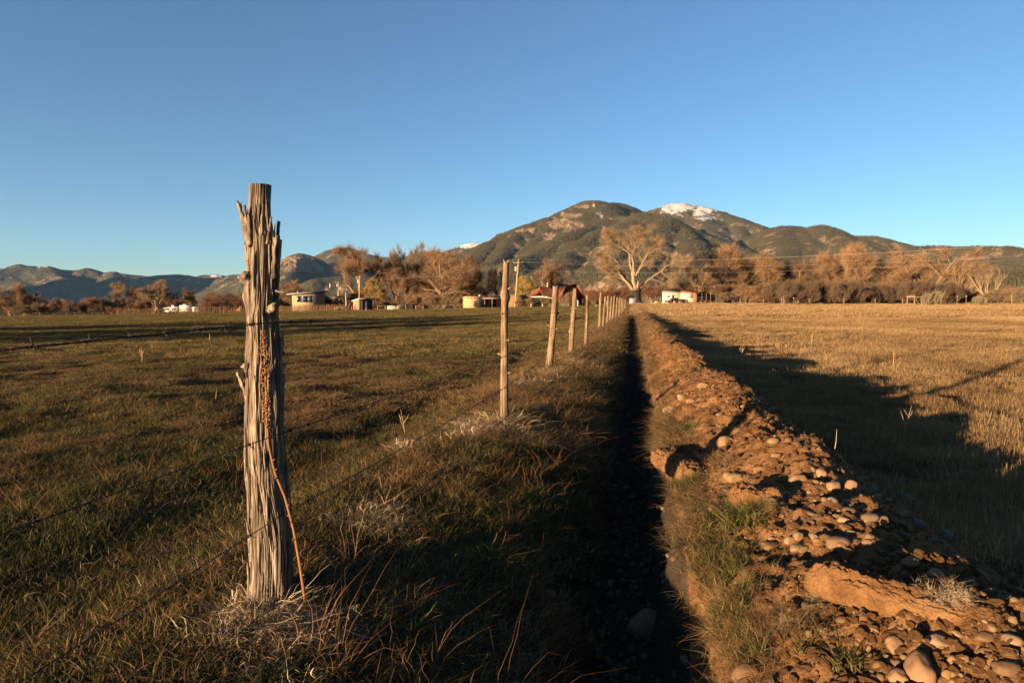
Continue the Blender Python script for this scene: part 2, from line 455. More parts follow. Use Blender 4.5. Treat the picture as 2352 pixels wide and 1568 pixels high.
# the big left summit, the rounded hill before it and the spurs that run to the valley
MT.append(mountain("main green mountain with a pointed summit and tan rock ribs", 1020, 1800, 2900, 6200, 430, 200, [
    (.56, [(1040, 606, 4150), (1063, 592, 4300), (1088, 579, 4400), (1124, 557, 4500), (1161, 541, 4650), (1221, 516, 4800), (1261, 501, 4900), (1299, 487, 5000), (1316, 481, 5080), (1331, 469.5, 5150), (1349, 462, 5200), (1364, 461, 5200), (1381, 463.5, 5250), (1394, 467, 5300), (1406, 466, 5350), (1424, 469, 5400), (1461, 483, 5500), (1490, 495, 5600)]),
    (.85, [(1331, 469.5, 5150), (1316, 492, 4950), (1290, 515, 4720), (1262, 545, 4450), (1240, 572, 4200)]),
    (.85, [(1299, 487, 5000), (1272, 515, 4750), (1240, 548, 4400), (1205, 580, 4050)]),
    (.62, [(1394, 467, 5300), (1392, 500, 4950), (1384, 519, 4650), (1359, 518.5, 4500), (1324, 526, 4300), (1286, 543, 4100), (1261, 566, 3900), (1226, 583, 3700), (1186, 596, 3500)]),
    (.6, [(1384, 519, 4650), (1386, 534, 4200), (1336, 553, 3900), (1299, 583, 3600), (1276, 602, 3350)]),
    (.66, [(1436, 508, 4700), (1452, 497, 4620), (1466, 491.5, 4560), (1481, 488, 4500), (1499, 491.5, 4480), (1521, 495.5, 4450), (1536, 504, 4430), (1561, 519, 4400), (1586, 528, 4350), (1620, 547, 4200), (1680, 562, 4000), (1740, 585, 3700)]),
    (.6, [(1466, 491.5, 4560), (1436, 526, 4100), (1412, 560, 3700), (1392, 600, 3300)]),
    (.6, [(1521, 495.5, 4450), (1502, 535, 4000), (1478, 575, 3500), (1460, 610, 3150)]),
    (.6, [(1561, 519, 4400), (1580, 545, 3950), (1592, 580, 3500), (1600, 612, 3150)]),
    (.6, [(1620, 547, 4200), (1650, 575, 3800), (1675, 605, 3300)]),
    (.6, [(1124, 557, 4500), (1100, 590, 4000), (1085, 620, 3500)]),
    (.6, [(1190, 528, 4730), (1160, 570, 4200), (1130, 610, 3600)])], M['mtn'], 62, 1,
    snow=[(1376, 492, 15, 12, .55), (1362, 476, 7, 8, .6)],
    rock=[(1287, 517, 30, 14, -.1), (1318, 520, 24, 10, -.1), (1258, 545, 18, 12, .0), (1308, 497, 34, 9, .1), (1335, 478, 26, 10, .2), (1400, 505, 40, 10, .55), (1640, 545, 30, 10, .3), (1340, 480, 30, 8, .45)]))
MT.append(mountain("two olive green hills right of the snowy peak", 1640, 2260, 3000, 5600, 330, 130, [
    (.6, [(1690, 575, 5300), (1720, 548, 5200), (1759, 531, 5100), (1780, 522.5, 5050), (1795, 519, 5000), (1831, 520.5, 5000), (1857, 525, 4900), (1870, 520, 4860), (1885, 517.5, 4820), (1903, 522, 4780), (1920, 531, 4740), (1942, 538, 4700), (1967, 542.5, 4700), (2003, 542.5, 4650), (2028, 548, 4600), (2060, 556.5, 4500), (2086, 567, 4400), (2150, 592, 4150), (2220, 625, 3900)]),
    (.55, [(1885, 517.5, 4820), (1915, 550, 4300), (1945, 585, 3800), (1965, 620, 3300)]),
    (.55, [(1795, 519, 5000), (1800, 555, 4400), (1800, 595, 3800)]),
    (.55, [(1831, 520.5, 5000), (1860, 560, 4300), (1880, 600, 3600)]),
    (.55, [(1967, 542.5, 4700), (2010, 575, 4200), (2040, 615, 3500)])], M['mtn'], 34, 5, rock=[(1930, 548, 30, 8, .5)]))
MT.append(mountain("low wooded hill at the far end of the range, sloping to a green fan", 2020, 2640, 1500, 5000, 320, 130, [
    (.5, [(2040, 590, 4400), (2086, 568, 4300), (2118, 565.5, 4200), (2165, 564.5, 4200), (2190, 567, 4150), (2222, 565.5, 4100), (2280, 565.5, 4050), (2305, 565.5, 4000), (2326, 569, 3950), (2352, 578, 3900), (2420, 600, 3800), (2560, 640, 3600)]),
    (.22, [(2222, 600, 3500), (2300, 618, 2600), (2400, 640, 1900)]),
    (.3, [(2120, 585, 3900), (2150, 620, 3000), (2200, 655, 2100)])], M['mtn'], 22, 8, rock=[(2240, 570, 26, 7, .3)]))
# left hand ranges
MT.append(mountain("snow capped far summit peeping over the dark shoulder", 940, 1260, 9300, 11500, 120, 40, [
    (.5, [(940, 605, 10200), (985, 590, 10300), (1030, 575, 10400), (1053, 569.5, 10500), (1068, 561, 10500), (1085, 558, 10500), (1108, 558.5, 10500), (1123, 557.5, 10500), (1160, 566, 10500), (1230, 590, 10400)])], M['mtn_far'], 30, 9, snow=[(1088, 559, 40, 11, .0)]))
MT.append(mountain("pair of brown hills with pale cliffs behind the willow trees", 400, 1120, 4200, 8200, 360, 150, [
    (.6, [(515, 655, 6300), (540, 641, 6300), (575, 626, 6300), (600, 617, 6200), (635, 603.5, 6050), (658, 592, 6000), (675, 585, 5950), (688, 582, 5900), (700, 585, 5900), (715, 600, 5950), (740, 622, 5800)]),
    (.62, [(690, 612, 7000), (715, 598, 7000), (738, 585.5, 7000), (763, 573.5, 7000), (780, 568.5, 7000), (803, 569.5, 7000), (820, 575.5, 6950), (838, 582, 6900), (875, 590.5, 6850), (908, 590.5, 6800), (933, 593, 6800), (950, 583.5, 6800), (975, 577, 6800), (998, 578, 6700), (1013, 580, 6600), (1060, 598, 6300), (1100, 620, 6000)]),
    (.6, [(688, 582, 5900), (672, 620, 5300), (650, 655, 4700)]),
    (.6, [(780, 568.5, 7000), (770, 600, 6300), (740, 635, 5600)]),
    (.45, [(690, 660, 4700), (735, 640, 4800), (790, 633, 4900), (840, 640, 4900), (900, 650, 4800)])], M['mtn_far'], 40, 12,
    rock=[(690, 612, 45, 17, -.1), (662, 602, 30, 12, .1), (735, 618, 18, 12, .1), (650, 640, 25, 10, .4), (620, 625, 20, 12, .35)]))
MT.append(mountain("far dark blue range with a faint snow streak on its ridge", -120, 640, 6000, 10500, 360, 130, [
    (.5, [(-120, 628, 8600), (0, 622, 8600), (15, 620, 8600), (45, 607, 8500), (60, 611, 8500), (75, 611, 8500), (87, 615, 8500), (110, 611.5, 8500), (125, 616, 8500), (150, 620, 8500), (180, 620, 8500), (200, 616, 8400), (220, 625, 8400), (232, 627, 8400), (255, 623, 8400), (295, 630, 8300), (322, 632, 8300), (342, 635.5, 8200), (375, 632, 8100), (410, 630, 8000), (435, 633, 7900), (460, 640, 7800), (515, 637, 7700), (532, 631, 7700), (560, 630, 7600), (620, 645, 7400)]),
    (.5, [(110, 612, 8500), (150, 650, 7500), (190, 690, 6500)]),
    (.5, [(410, 630, 8000), (370, 660, 7200), (330, 690, 6400)]),
    (.5, [(255, 623, 8400), (280, 655, 7500), (270, 690, 6600)]),
    (.5, [(532, 631, 7700), (500, 665, 6900), (470, 690, 6300)]),
    (.5, [(20, 620, 8600), (60, 660, 7500), (90, 695, 6500)])], M['mtn_far'], 45, 15, snow=[(96, 612, 12, 4, .1), (108, 612, 8, 3, .1)], rock=[(130, 640, 40, 10, .5), (225, 640, 20, 6, .5)]))
MT.append(mountain("small far summit flecked with snow in the saddle", 410, 560, 10200, 11600, 80, 30, [
    (.5, [(400, 645, 11000), (450, 636, 11000), (470, 631, 11000), (492, 629, 11000), (508, 632, 11000), (540, 645, 11000)])], M['mtn_far'], 25, 18, snow=[(494, 633, 16, 5, .3)]))
# unseen ridge added beyond the left of the view, raised to shade its neighbour
MT.append(mountain("unseen ridge added left of the view to shade the dark range", -1500, 0, 3400, 8200, 180, 90, [
    (.75, [(-1450, 470, 4600), (-1100, 470, 5000), (-800, 480, 5400), (-500, 490, 5700), (-260, 505, 6000)])], M['mtn_far'], 60, 21))

# ------------------------------------------------------------------ instanced ground cover
PROTO = {}
def proto_coll(name, meshes):
    c = bpy.data.collections.new(name)
    for k, me in enumerate(meshes):
        o = bpy.data.objects.new("%s_%02d" % (name, k), me); c.objects.link(o)
    return c
def scatter(name, P, coll, nproto, label, scl, tint=None, tilt=.12, rng=NR, idx=None, yaw=None):
    P = np.asarray(P, float); n = len(P)
    me = bpy.data.meshes.new(name); me.vertices.add(n); me.vertices.foreach_set("co", P.astype(np.float32).ravel())
    rot = np.stack([rng.uniform(-tilt, tilt, n), rng.uniform(-tilt, tilt, n), rng.uniform(0, 6.283, n) if yaw is None else yaw], -1)
    a = me.attributes.new("rot", 'FLOAT_VECTOR', 'POINT'); a.data.foreach_set("vector", rot.astype(np.float32).ravel())
    a = me.attributes.new("scl", 'FLOAT', 'POINT'); a.data.foreach_set("value", np.broadcast_to(scl, (n,)).astype(np.float32).copy())
    a = me.attributes.new("tint", 'FLOAT', 'POINT'); a.data.foreach_set("value", np.broadcast_to(0 if tint is None else tint, (n,)).astype(np.float32).copy())
    a = me.attributes.new("pick", 'INT', 'POINT'); a.data.foreach_set("value", (rng.randint(0, nproto, n) if idx is None else idx).astype(np.int32))
    o = link(name, me, kind="stuff", label=label)
    g = bpy.data.node_groups.new(name, 'GeometryNodeTree')
    g.interface.new_socket("Geometry", in_out='INPUT', socket_type='NodeSocketGeometry')
    g.interface.new_socket("Geometry", in_out='OUTPUT', socket_type='NodeSocketGeometry')
    gi = g.nodes.new('NodeGroupInput'); go = g.nodes.new('NodeGroupOutput')
    ci = g.nodes.new('GeometryNodeCollectionInfo'); ci.inputs[0].default_value = coll
    ci.inputs['Separate Children'].default_value = True; ci.inputs['Reset Children'].default_value = True
    ip = g.nodes.new('GeometryNodeInstanceOnPoints'); ip.inputs['Pick Instance'].default_value = True
    def na(nm, t):
        x = g.nodes.new('GeometryNodeInputNamedAttribute'); x.data_type = t; x.inputs[0].default_value = nm; return x.outputs[0]
    L = g.links.new
    L(gi.outputs[0], ip.inputs['Points']); L(ci.outputs[0], ip.inputs['Instance'])
    L(na("pick", 'INT'), ip.inputs['Instance Index'])
    er = g.nodes.new('FunctionNodeEulerToRotation'); L(na("rot", 'FLOAT_VECTOR'), er.inputs[0])
    L(er.outputs[0], ip.inputs['Rotation']); L(na("scl", 'FLOAT'), ip.inputs['Scale'])
    L(ip.outputs[0], go.inputs[0])
    md = o.modifiers.new("scatter", 'NODES'); md.node_group = g
    return o

# forest on the slopes: thousands of small pines
def cone_tree(seed):
    r = np.random.RandomState(seed); b = MB()
    for k in range(3):
        z0, z1, w = .08 + .26 * k, .55 + .24 * k, .30 - .08 * k
        a = np.linspace(0, 6.283, 7)[:-1] + r.rand()
        V = [(w * math.cos(t) * r.uniform(.8, 1.15), w * math.sin(t) * r.uniform(.8, 1.15), z0 * r.uniform(.8, 1.2)) for t in a] + [(0, 0, z1)]
        b.add(V, T=[(i, (i + 1) % 6, 6) for i in range(6)])
    return b
n = NT("pine_green"); n.color(n.ramp(n.attr("tint", 'INSTANCER'), [(0, (.026, .024, .011)), (.6, (.052, .044, .019)), (1, (.085, .066, .029))])); M['pine'] = n.m
PINE = proto_coll("pine", [cone_tree(k).mesh("pine", M['pine']) for k in range(4)])
pts, sc_, ti_ = [], [], []
for (o, P, sn, rk), cnt in zip(MT, (18000, 110000, 40000, 26000, 0, 18000, 14000, 0, 0)):
    if not cnt: continue
    r_, c_ = P.shape[:2]
    i = NR.randint(0, r_ - 1, cnt * 3); j = NR.randint(0, c_ - 1, cnt * 3)
    a, b = NR.rand(cnt * 3, 1), NR.rand(cnt * 3, 1)
    q = (P[i, j] * (1 - a) + P[i + 1, j] * a) * (1 - b) + (P[i, j + 1] * (1 - a) + P[i + 1, j + 1] * a) * b
    dens = fbm(q[:, 0] / 160, q[:, 1] / 160, 3, 77)
    ok = (q[:, 2] > 30) & (sn[i, j] < .3) & (rk[i, j] < .5) & (dens + NR.uniform(-.5, .5, cnt * 3) > -.12)
    q = q[ok][:cnt]; dens = dens[ok][:cnt]
    pts.append(q - [0, 0, 1.0]); sc_.append(NR.uniform(5, 11, len(q))); ti_.append(np.clip(.45 + .5 * dens + NR.uniform(-.3, .3, len(q)), 0, 1))
scatter("forest", np.vstack(pts), PINE, 4, "dark evergreen forest covering the mountain slopes", np.concatenate(sc_), np.concatenate(ti_), .05)
# ------------------------------------------------------------------ fence: hero post
def spike(a, b, w0, w1, seed, flat=.6, n=7, seg=9):
    a = np.array(a); b = np.array(b); r = np.random.RandomState(seed)
    t = np.linspace(0, 1, seg)
    L = np.linalg.norm(b - a)
    P = a + (b - a) * t[:, None] + np.cumsum(r.normal(0, .012 * L, (seg, 3)), 0) * t[:, None]
    rad = (w0 + (w1 - w0) * t) * r.uniform(.8, 1.2, seg)
    mb = MB().tube(P, rad, n); V = mb.V[0]
    V += r.normal(0, 1, V.shape) * .12 * w0
    return mb
PY = 2.2
_e = [(415, 572, 621.5), (425, 572, 621.5), (470, 571, 622), (495, 569, 623), (540, 568, 630), (585, 568, 633), (631, 567.5, 633), (676, 569, 637), (721, 569, 633), (766, 568, 638), (811, 568, 643), (856, 567, 646), (876, 566, 646), (964, 567, 647), (1053, 567, 652), (1141, 574, 664), (1229, 578, 670), (1317, 577, 669), (1375, 575, 670), (1405, 571, 673), (1450, 568, 678), (1520, 566, 682)]
zz = np.linspace(0, 1, 640)
_ytop, _ybot = 425.0, 1480.0
ypx = _ybot + (_ytop - _ybot) * zz
le = np.interp(ypx, [e[0] for e in _e], [e[1] for e in _e]); ri = np.interp(ypx, [e[0] for e in _e], [e[2] for e in _e])
lw = np.array([at(a, y, PY)[:] for a, y in zip(le, ypx)]); rw = np.array([at(a, y, PY)[:] for a, y in zip(ri, ypx)])
cen = (lw + rw) / 2; rad = (rw[:, 0] - lw[:, 0]) / 2
NTH = 320
th = np.linspace(0, 2 * np.pi, NTH, endpoint=False)
TH, ZZ = np.meshgrid(th, zz); Hm = ZZ * 1.57
tw = TH + .16 * np.sin(Hm * 2.2) + .22 * vn(TH / 6.283 * 5, Hm * 3.5, 203, 5) + .07 * vn(TH / 6.283 * 9, Hm * 11, 208, 9)     # grain wanders
def strips(freq, zf, seed): return vn(tw / (2 * np.pi) * freq, Hm * zf + 0 * tw, seed, freq)
g1 = strips(11, 1.1, 204); g2 = strips(24, 2.4, 205); g3 = strips(56, 5.0, 206); g4 = strips(120, 9, 207)
crack = (np.exp(-(g1 / .11) ** 2) * .75 + np.exp(-(g2 / .13) ** 2) * .5) * sstep(-.5, .35, vn(TH / 6.283 * 7, Hm * 5, 209, 7))
ragged = sstep(.08, .35, 1 - ZZ) * .6 + .4                                             # cleaner near the sawn top
disp = ragged * (.0115 * (np.abs(g1) - .3) + .0095 * (np.abs(g2) - .3) + .0065 * (np.abs(g3) - .3) - .0060 * crack) + .0030 * (np.abs(g4) - .3) + .0040 * fbm(TH / 6.283 * 7, Hm * 7, 3, 215)
# bulges around old branch whorls, a deep check down the front
def gb(az, zc, sa, sz):
    d = np.angle(np.exp(1j * (TH - az))); return np.exp(-(d / sa) ** 2 - ((Hm - zc) / sz) ** 2)
disp += .012 * gb(-2.6, 1.19, .5, .035) + .010 * gb(-1.2, 1.115, .45, .03) - .016 * gb(-.95, 1.135, .22, .022) + .008 * gb(-1.9, 1.12, .4, .025)
disp += .010 * gb(-2.9, .88, .5, .03) + .009 * gb(-.3, .86, .4, .06) + .010 * gb(-.2, .95, .4, .05) + .008 * gb(-1.9, 1.10, .25, .02)
chk = np.angle(np.exp(1j * (TH + 1.35 + .12 * np.sin(Hm * 5)))); disp -= .010 * np.exp(-(chk / .05) ** 2) * sstep(.5, .9, Hm) * (1 - sstep(1.25, 1.42, Hm))
chk = np.angle(np.exp(1j * (TH + 1.75 + .1 * np.sin(Hm * 4)))); disp -= .012 * np.exp(-(chk / .06) ** 2) * sstep(.1, .2, Hm) * (1 - sstep(.55, .75, Hm))
RR = rad[:, None] * .96 + disp
P = np.stack([cen[:, 0][:, None] + RR * np.cos(TH), PY + RR * .95 * np.sin(TH), cen[:, 2][:, None] + 0 * TH], -1)
hb = Vector((float(cen[46, 0]), PY, h1(float(cen[46, 0]), PY)))
hero = empty("fence_post", hb, label="nearest weathered juniper fence post with ragged bark and broken branch stubs", cat="fence post", group="posts of the wire fence along the ditch")
def in_post(me_obj): me_obj.parent = hero; me_obj.location = -hb; return me_obj
in_post(link("trunk", grid_mesh("trunk", P, M['post'], True, wrap=True)))
top = MB(); k = NTH
top.add(np.vstack([P[-1] + [0, 0, .0], cen[-1] + [0, 0, .001]]), T=[(i, (i + 1) % k, k) for i in range(k)])
in_post(top.build("sawn_top", M['heart']))
def q(px, py, dy): p = at(px, py, PY + dy); return p[:]
for a, b, w0, w1 in [((570, 555, -.015), (551.5, 463, -.02), .012, .004), ((571, 560, -.03), (555, 459, -.03), .012, .0045), ((573, 565, -.035), (561, 474, -.04), .011, .005), ((575, 560, -.04), (567, 492, -.045), .009, .004), ((569, 600, -.02), (563, 520, -.02), .008, .003),
                     ((632, 690, .0), (639, 560, .01), .013, .006), ((628, 640, -.03), (630, 540, -.035), .010, .005), ((634, 640, .01), (641, 540, .02), .011, .006), ((641, 905, .0), (652, 860, 0), .014, .005), ((641, 830, .0), (650, 770, 0), .010, .004), ((644, 1000, .0), (652, 940, 0), .009, .003), ((655, 1120, .0), (660, 1060, 0), .010, .004), ((664, 1260, .0), (671, 1190, 0), .011, .004),
                     ((628, 604, .0), (643, 511, .01), .0085, .0045), ((626, 590, -.02), (633, 512, -.02), .006, .003), ((615, 560, -.045), (622, 497, -.05), .0075, .003),
                     ((600, 540, -.055), (603, 470, -.05), .007, .0025), ((570, 622, -.02), (577, 590, -.03), .004, .002),
                     ((636, 680, -.01), (640, 633, .0), .006, .003), ((633, 668, -.02), (656, 674, -.03), .0045, .0018),
                     ((562, 895, -.02), (545, 858, -.03), .009, .003), ((566, 905, -.02), (552, 868, -.04), .007, .002),
                     ((578, 1245, -.03), (566, 1190, -.05), .006, .0025), ((645, 850, .0), (657, 832, .01), .011, .005), ((643, 800, .0), (652, 812, .01), .010, .004),
                     ((640, 870, .0), (655, 858, 0), .008, .003), ((634, 700, .01), (647, 688, .01), .007, .003), ((568, 1080, -.02), (563, 1035, -.02), .007, .003),
                     ((568, 990, -.01), (565, 930, -.01), .006, .003), ((646, 960, .0), (650, 910, .0), .006, .003), ((573, 1352, -.02), (569, 1290, -.03), .007, .003)]:
    in_post(spike(q(*a), q(*b), w0, w1, int(a[0] * 7 + a[1])).build("splinter", M['post'], smooth=False))
for a, b, w in [((574, 648, -.025), (561, 630, -.045), .0155), ((566, 652, -.01), (549, 634, -.015), .0075), ((577, 850, -.02), (561, 836, -.035), .0165), ((620, 712, -.045), (634, 700, -.065), .014)]:
    mb = spike(q(*a), q(*b), w * 1.1, w * .8, int(a[1]), n=11, seg=6); in_post(mb.build("branch_stub", M['post'], smooth=True))
# bark strips that have come loose from the trunk
for k in range(95):
    z_ = R.uniform(.06, 1.34); a_ = R.uniform(-3.4, .5); L_ = R.uniform(.06, .22)
    i0 = int(np.clip((z_ + .1) / 1.57 * 639, 0, 580)); i1 = int(min(i0 + L_ / 1.57 * 639, 618))
    rr = [rad[i] * .97 for i in (i0, (i0 + i1) // 2, i1)]
    pp = [(cen[i][0] + (r_ + o_) * math.cos(a_ + d_), PY + (r_ + o_) * math.sin(a_ + d_), cen[i][2]) for i, r_, o_, d_ in zip((i0, (i0 + i1) // 2, i1), rr, (R.uniform(0, .008), .002, R.uniform(-.001, .007)), (0, R.uniform(-.05, .05), R.uniform(-.1, .1)))]
    pp = [np.array(p) for p in pp]; t = np.linspace(0, 1, 8)[:, None]
    cur = (1 - t) ** 2 * pp[0] + 2 * t * (1 - t) * (2 * pp[1] - .5 * (pp[0] + pp[2])) + t * t * pp[2]
    w_ = R.uniform(.0015, .0042) * np.sin(np.linspace(.25, 2.9, 8))
    in_post(MB().tube(cur, w_, 5).build("bark_strip", M['post']))

# the other posts
def post(bx, by, tx, ty, w0, w1, label, seed, stubs=0, nt=22, nz=40, knots=()):
    b = hit(bx, by); Yd = b.y
    t = at(tx, ty, Yd); b2 = Vector((b.x, b.y, b.z))
    r = np.random.RandomState(seed); L = (t - b2).length
    root = empty("fence_post", b2, label=label, cat="fence post", group="posts of the wire fence along the ditch")
    z = np.linspace(-.06, 1, nz); a = np.linspace(0, 6.2832, nt, endpoint=False)
    A, Z = np.meshgrid(a, z)
    px = Yd / F
    rd = (w0 + (w1 - w0) * np.clip(Z, 0, 1)) * px / 2
    bend = .012 * L * np.sin(Z * 3.1 + seed) * r.uniform(-1, 1)
    rd = rd * (1 + .05 * vn(A / 6.2832 * 24, Z * 4, seed + 5, 24) + .15 * vn(A / 6.2832 * 6, Z * 2.5, seed, 6) + .08 * vn(A / 6.2832 * 12, Z * 7, seed + 1, 12))
    for kz, ka, kr in knots: rd = rd * (1 + kr * np.exp(-((Z - kz) / .022) ** 2) * (1 + .5 * np.cos(A - ka)))
    d = t - b2
    Pp = np.stack([d.x * Z + bend + rd * np.cos(A), rd * np.sin(A), d.z * Z + 0 * A + .012 * L * (Z > .99) * np.cos(A * 2 + seed)], -1)
    link("trunk", grid_mesh("trunk", Pp, M['post2'], True, wrap=True), root)
    c = MB(); c.add(np.vstack([Pp[-1], Pp[-1].mean(0)]), T=[(i, (i + 1) % nt, nt) for i in range(nt)])
    c.build("sawn_top", M['heart'], root)
    for k in range(stubs):
        zf = [.82, .78, .66, .50, .42, .30, .12][k % 7] if stubs > 3 else r.uniform(.2, .85)
        an = r.choice([0, 3.14]) + r.uniform(-.7, .7) - .3
        rr = (w0 + (w1 - w0) * zf) * px / 2
        p0 = np.array([d.x * zf, 0, d.z * zf]); dr = np.array([math.cos(an), math.sin(an), r.uniform(.1, .8)])
        spike(p0 + dr * rr * .5, p0 + dr * (rr * r.uniform(1.5, 2.3)), rr * r.uniform(.25, .42), rr * .2, seed * 9 + k, n=7, seg=4).build("branch_stub", M['post2'], root)
    if Yd < 20:
        for zf in (.675, .42, .22):
            rr = (w0 + (w1 - w0) * zf) * px / 2
            MB().tube([(d.x * zf + rr * .3, -rr * .9, d.z * zf - .008), (d.x * zf + rr * .5, -rr * 1.08, d.z * zf), (d.x * zf + rr * .7, -rr * .8, d.z * zf + .008)], .0022, 5).build("staple", M['wire'], root)
    return root, b2, t
posts = [(hero, hb, at(596, 425, PY))]
for a in [
    (1157, 968, 1163.5, 600, 22, 12.5, "second fence post from the camera, straight and thin with paired knots near its top", 31, 7, 30, 70, ((.77, 0, .35), (.80, 3, .3))),
    (1259.5, 845, 1277.6, 657, 16, 14, "third fence post from the camera, leaning to the right with a split top", 32, 3, 26, 50),
    (1310.7, 814, 1320.8, 662.7, 12, 9.5, "fourth fence post from the camera, knobbly and narrowed at its top", 33, 4, 22, 40, ((.35, 3, .3), (.6, 0, .2))),
    (1345, 796, 1347.9, 679, 8, 6, "slim dark fence post, fifth from the camera, standing alone", 34, 2),
    (1376.7, 756.5, 1380, 672.8, 7, 5.5, "sixth fence post from the camera, tallest of the far cluster", 35, 1, 16, 24),
    (1385, 754.7, 1390, 681.5, 6, 5, "seventh fence post from the camera, leaning right beside the tallest of the far cluster", 36, 1, 16, 24),
    (1395, 745.6, 1396.5, 680.8, 5, 4.5, "eighth fence post from the camera, upright beside a leaning neighbour", 37, 1, 14, 20),
    (1401, 740, 1405, 681.5, 5.5, 4.5, "ninth fence post from the camera, thick at the foot and leaning right", 38, 0, 14, 20),
    (1406.6, 736.6, 1411.7, 680, 5, 4, "tenth fence post from the camera, leaning right behind the thick one", 39, 0, 14, 20),
    (1414.6, 731, 1417.5, 682.6, 4, 3, "eleventh fence post from the camera, thin, in the far part of the fence", 40, 0, 12, 16),
    (1421.8, 727.6, 1423, 683.6, 4, 3, "twelfth fence post from the camera, thin, fourth from the far end", 41, 0, 12, 16),
    (1427, 724, 1427.5, 684.4, 3.5, 3, "thirteenth fence post from the camera, third from the far end", 42, 0, 12, 16),
    (1431, 718.6, 1431.6, 686, 3.5, 2.6, "second last post at the far end of the wire fence", 43, 0, 12, 16),
    (1435, 713, 1437, 687, 3.5, 2.6, "last post at the far end of the wire fence, by the metal box", 44, 0, 12, 16)]:
    posts.append(post(*a))
Z0p = [p[1].z for p in posts]

# ------------------------------------------------------------------ barbed wire
barb = MB()
_t = np.linspace(0, 12.6, 22)
barb.tube(np.stack([np.linspace(-.007, .007, 22), .0042 * np.cos(_t), .0042 * np.sin(_t)], -1), .0011, 4)
for y0, z0, x0 in ((1, .7, .007), (-1, .5, -.007), (.4, -1, .006), (-.5, -.9, -.006)):
    barb.tube([(x0 * .6, 0, 0), (x0 * 1.3, y0 * .010, z0 * .010), (x0 * 2.0, y0 * .018, z0 * .018)], [.0012, .0011, .0004], 4)
BARB = barb.mesh("barb", M['wire'])
def strand(hs, label, slope):
    pts = []
    for i, (o, b, t) in enumerate(posts):
        f = (hs * (t.z - b.z) / 1.45) / (t.z - b.z)
        p = b + (t - b) * f
        rr = .055 if i == 0 else .035
        pts.append(Vector((p.x + rr * CA * .8, p.y - rr * 1.0, p.z)))
    pts[0] = Vector((-.785, PY - .063, hs))
    first = Vector((pts[0].x - .155 * 2.6, pts[0].y - 2.6, pts[0].z + slope * 2.6))
    path = [first] + pts
    root = empty("barbed_wire", pts[0], label=label, cat="barbed wire", group="strands of the wire fence")
    V = []
    for i in range(len(path) - 1):
        a, b = path[i], path[i + 1]; L = (b - a).length
        m = max(2, int(L / (.012 if i < 2 else .6)))
        for k in range(m + (1 if i == len(path) - 2 else 0)):
            s = k / m
            sag = .012 * L * .25 * 4 * s * (1 - s) * (1 if i else .3)
            p = a + (b - a) * s; V.append((p.x, p.y, p.z - sag))
    V = np.array(V) - np.array(pts[0])
    d = np.gradient(V, axis=0); ln = np.concatenate([[0], np.cumsum(np.linalg.norm(np.diff(V, axis=0), axis=1))])
    nf = ln < 7.5
    mb = MB()
    u = np.stack([d[:, 1], -d[:, 0], 0 * d[:, 0]], -1); u /= np.linalg.norm(u, axis=1)[:, None]
    w = np.array([0, 0, 1.0])
    for ph in (0, math.pi):
        c = ln[nf] / .055 * 6.283 + ph
        mb.tube(V[nf] + .0019 * (np.cos(c)[:, None] * u[nf] + np.sin(c)[:, None] * w), .0013 if hs > .9 else .0010, 5)
    mb.tube(V[~nf], .0028, 4)
    mb.build("wire", M['wire'], root)
    for s in np.arange(.06 + hs * .05, 9.5, .125):
        j = int(np.argmin(np.abs(ln - s)))
        link("barb", BARB, root, loc=V[j], rot=(R.uniform(0, 6), 0, math.atan2(d[j, 1], d[j, 0])))
    return root
strand(.985, "topmost strand of rusty barbed wire on the fence", -.03)
strand(.61, "second strand of barbed wire from the top of the fence", .01)
strand(.33, "third strand of barbed wire from the top of the fence", -.005)
strand(.055, "lowest strand of barbed wire, close above the grass", -.01)

# ------------------------------------------------------------------ dead mullein leaning on the post
st = empty("dead_weed", hit(704, 1402), label="dry orange weed stalk with brown seed pods leaning against the nearest post", cat="dead plant")
sb = st.location.copy()
path = [(704, 1404, -.07), (700, 1370, -.075), (690, 1300, -.078), (675, 1215, -.085), (655, 1140, -.09), (632, 1085, -.10), (617, 1020, -.11), (613, 950, -.112), (611, 880, -.108), (608, 820, -.10), (605, 765, -.09)]
cp = np.array([at(a, b, PY + c)[:] for a, b, c in path]) - np.array(sb)
ti = np.linspace(0, len(cp) - 1, 60); cs = np.stack([np.interp(ti, range(len(cp)), cp[:, k]) for k in range(3)], -1)
M['stalk'] = plain("weed_stalk", (.125, .056, .02), .7, .3, 60)
M['pod'] = plain("seed_pod", (.13, .058, .022), .7, .5, 90)
mb = MB().tube(cs, np.linspace(.0062, .0035, 60), 7)
for k in range(16):
    c = cs[8 + k * 2]; an = R.uniform(0, 6.28); mb.tube([c, c + np.array([math.cos(an) * .010, math.sin(an) * .010 - .004, .006])], [.0035, .0016], 5)
mb.build("stem", M['stalk'], st, smooth=True)
pod = MB()
for k in range(330):
    f = 38 + 22 * R.random(); i = int(min(f, 58)); c = cs[i] + (cs[i + 1] - cs[i]) * (f - i); an = R.uniform(0, 6.28)
    rr = .0115 * math.sin(min(1, (f - 37.5) / 4) * 1.57) * (1 if f < 55 else 1 - (f - 55) / 8)
    o = c + np.array([math.cos(an) * rr, math.sin(an) * rr, 0])
    s_ = R.uniform(.0026, .0048)
    u = np.linspace(0, 6.283, 6)[:-1]
    V = [o + s_ * np.array([math.cos(x) * .9, math.sin(x) * .9, .0]) for x in u] + [o + np.array([math.cos(an) * s_, math.sin(an) * s_, s_ * .9]), o - np.array([0, 0, s_])]
    pod.add(V, T=[(j, (j + 1) % 5, 5) for j in range(5)] + [((j + 1) % 5, j, 6) for j in range(5)])
pod.build("seed_head", M['pod'], st, kind="stuff")

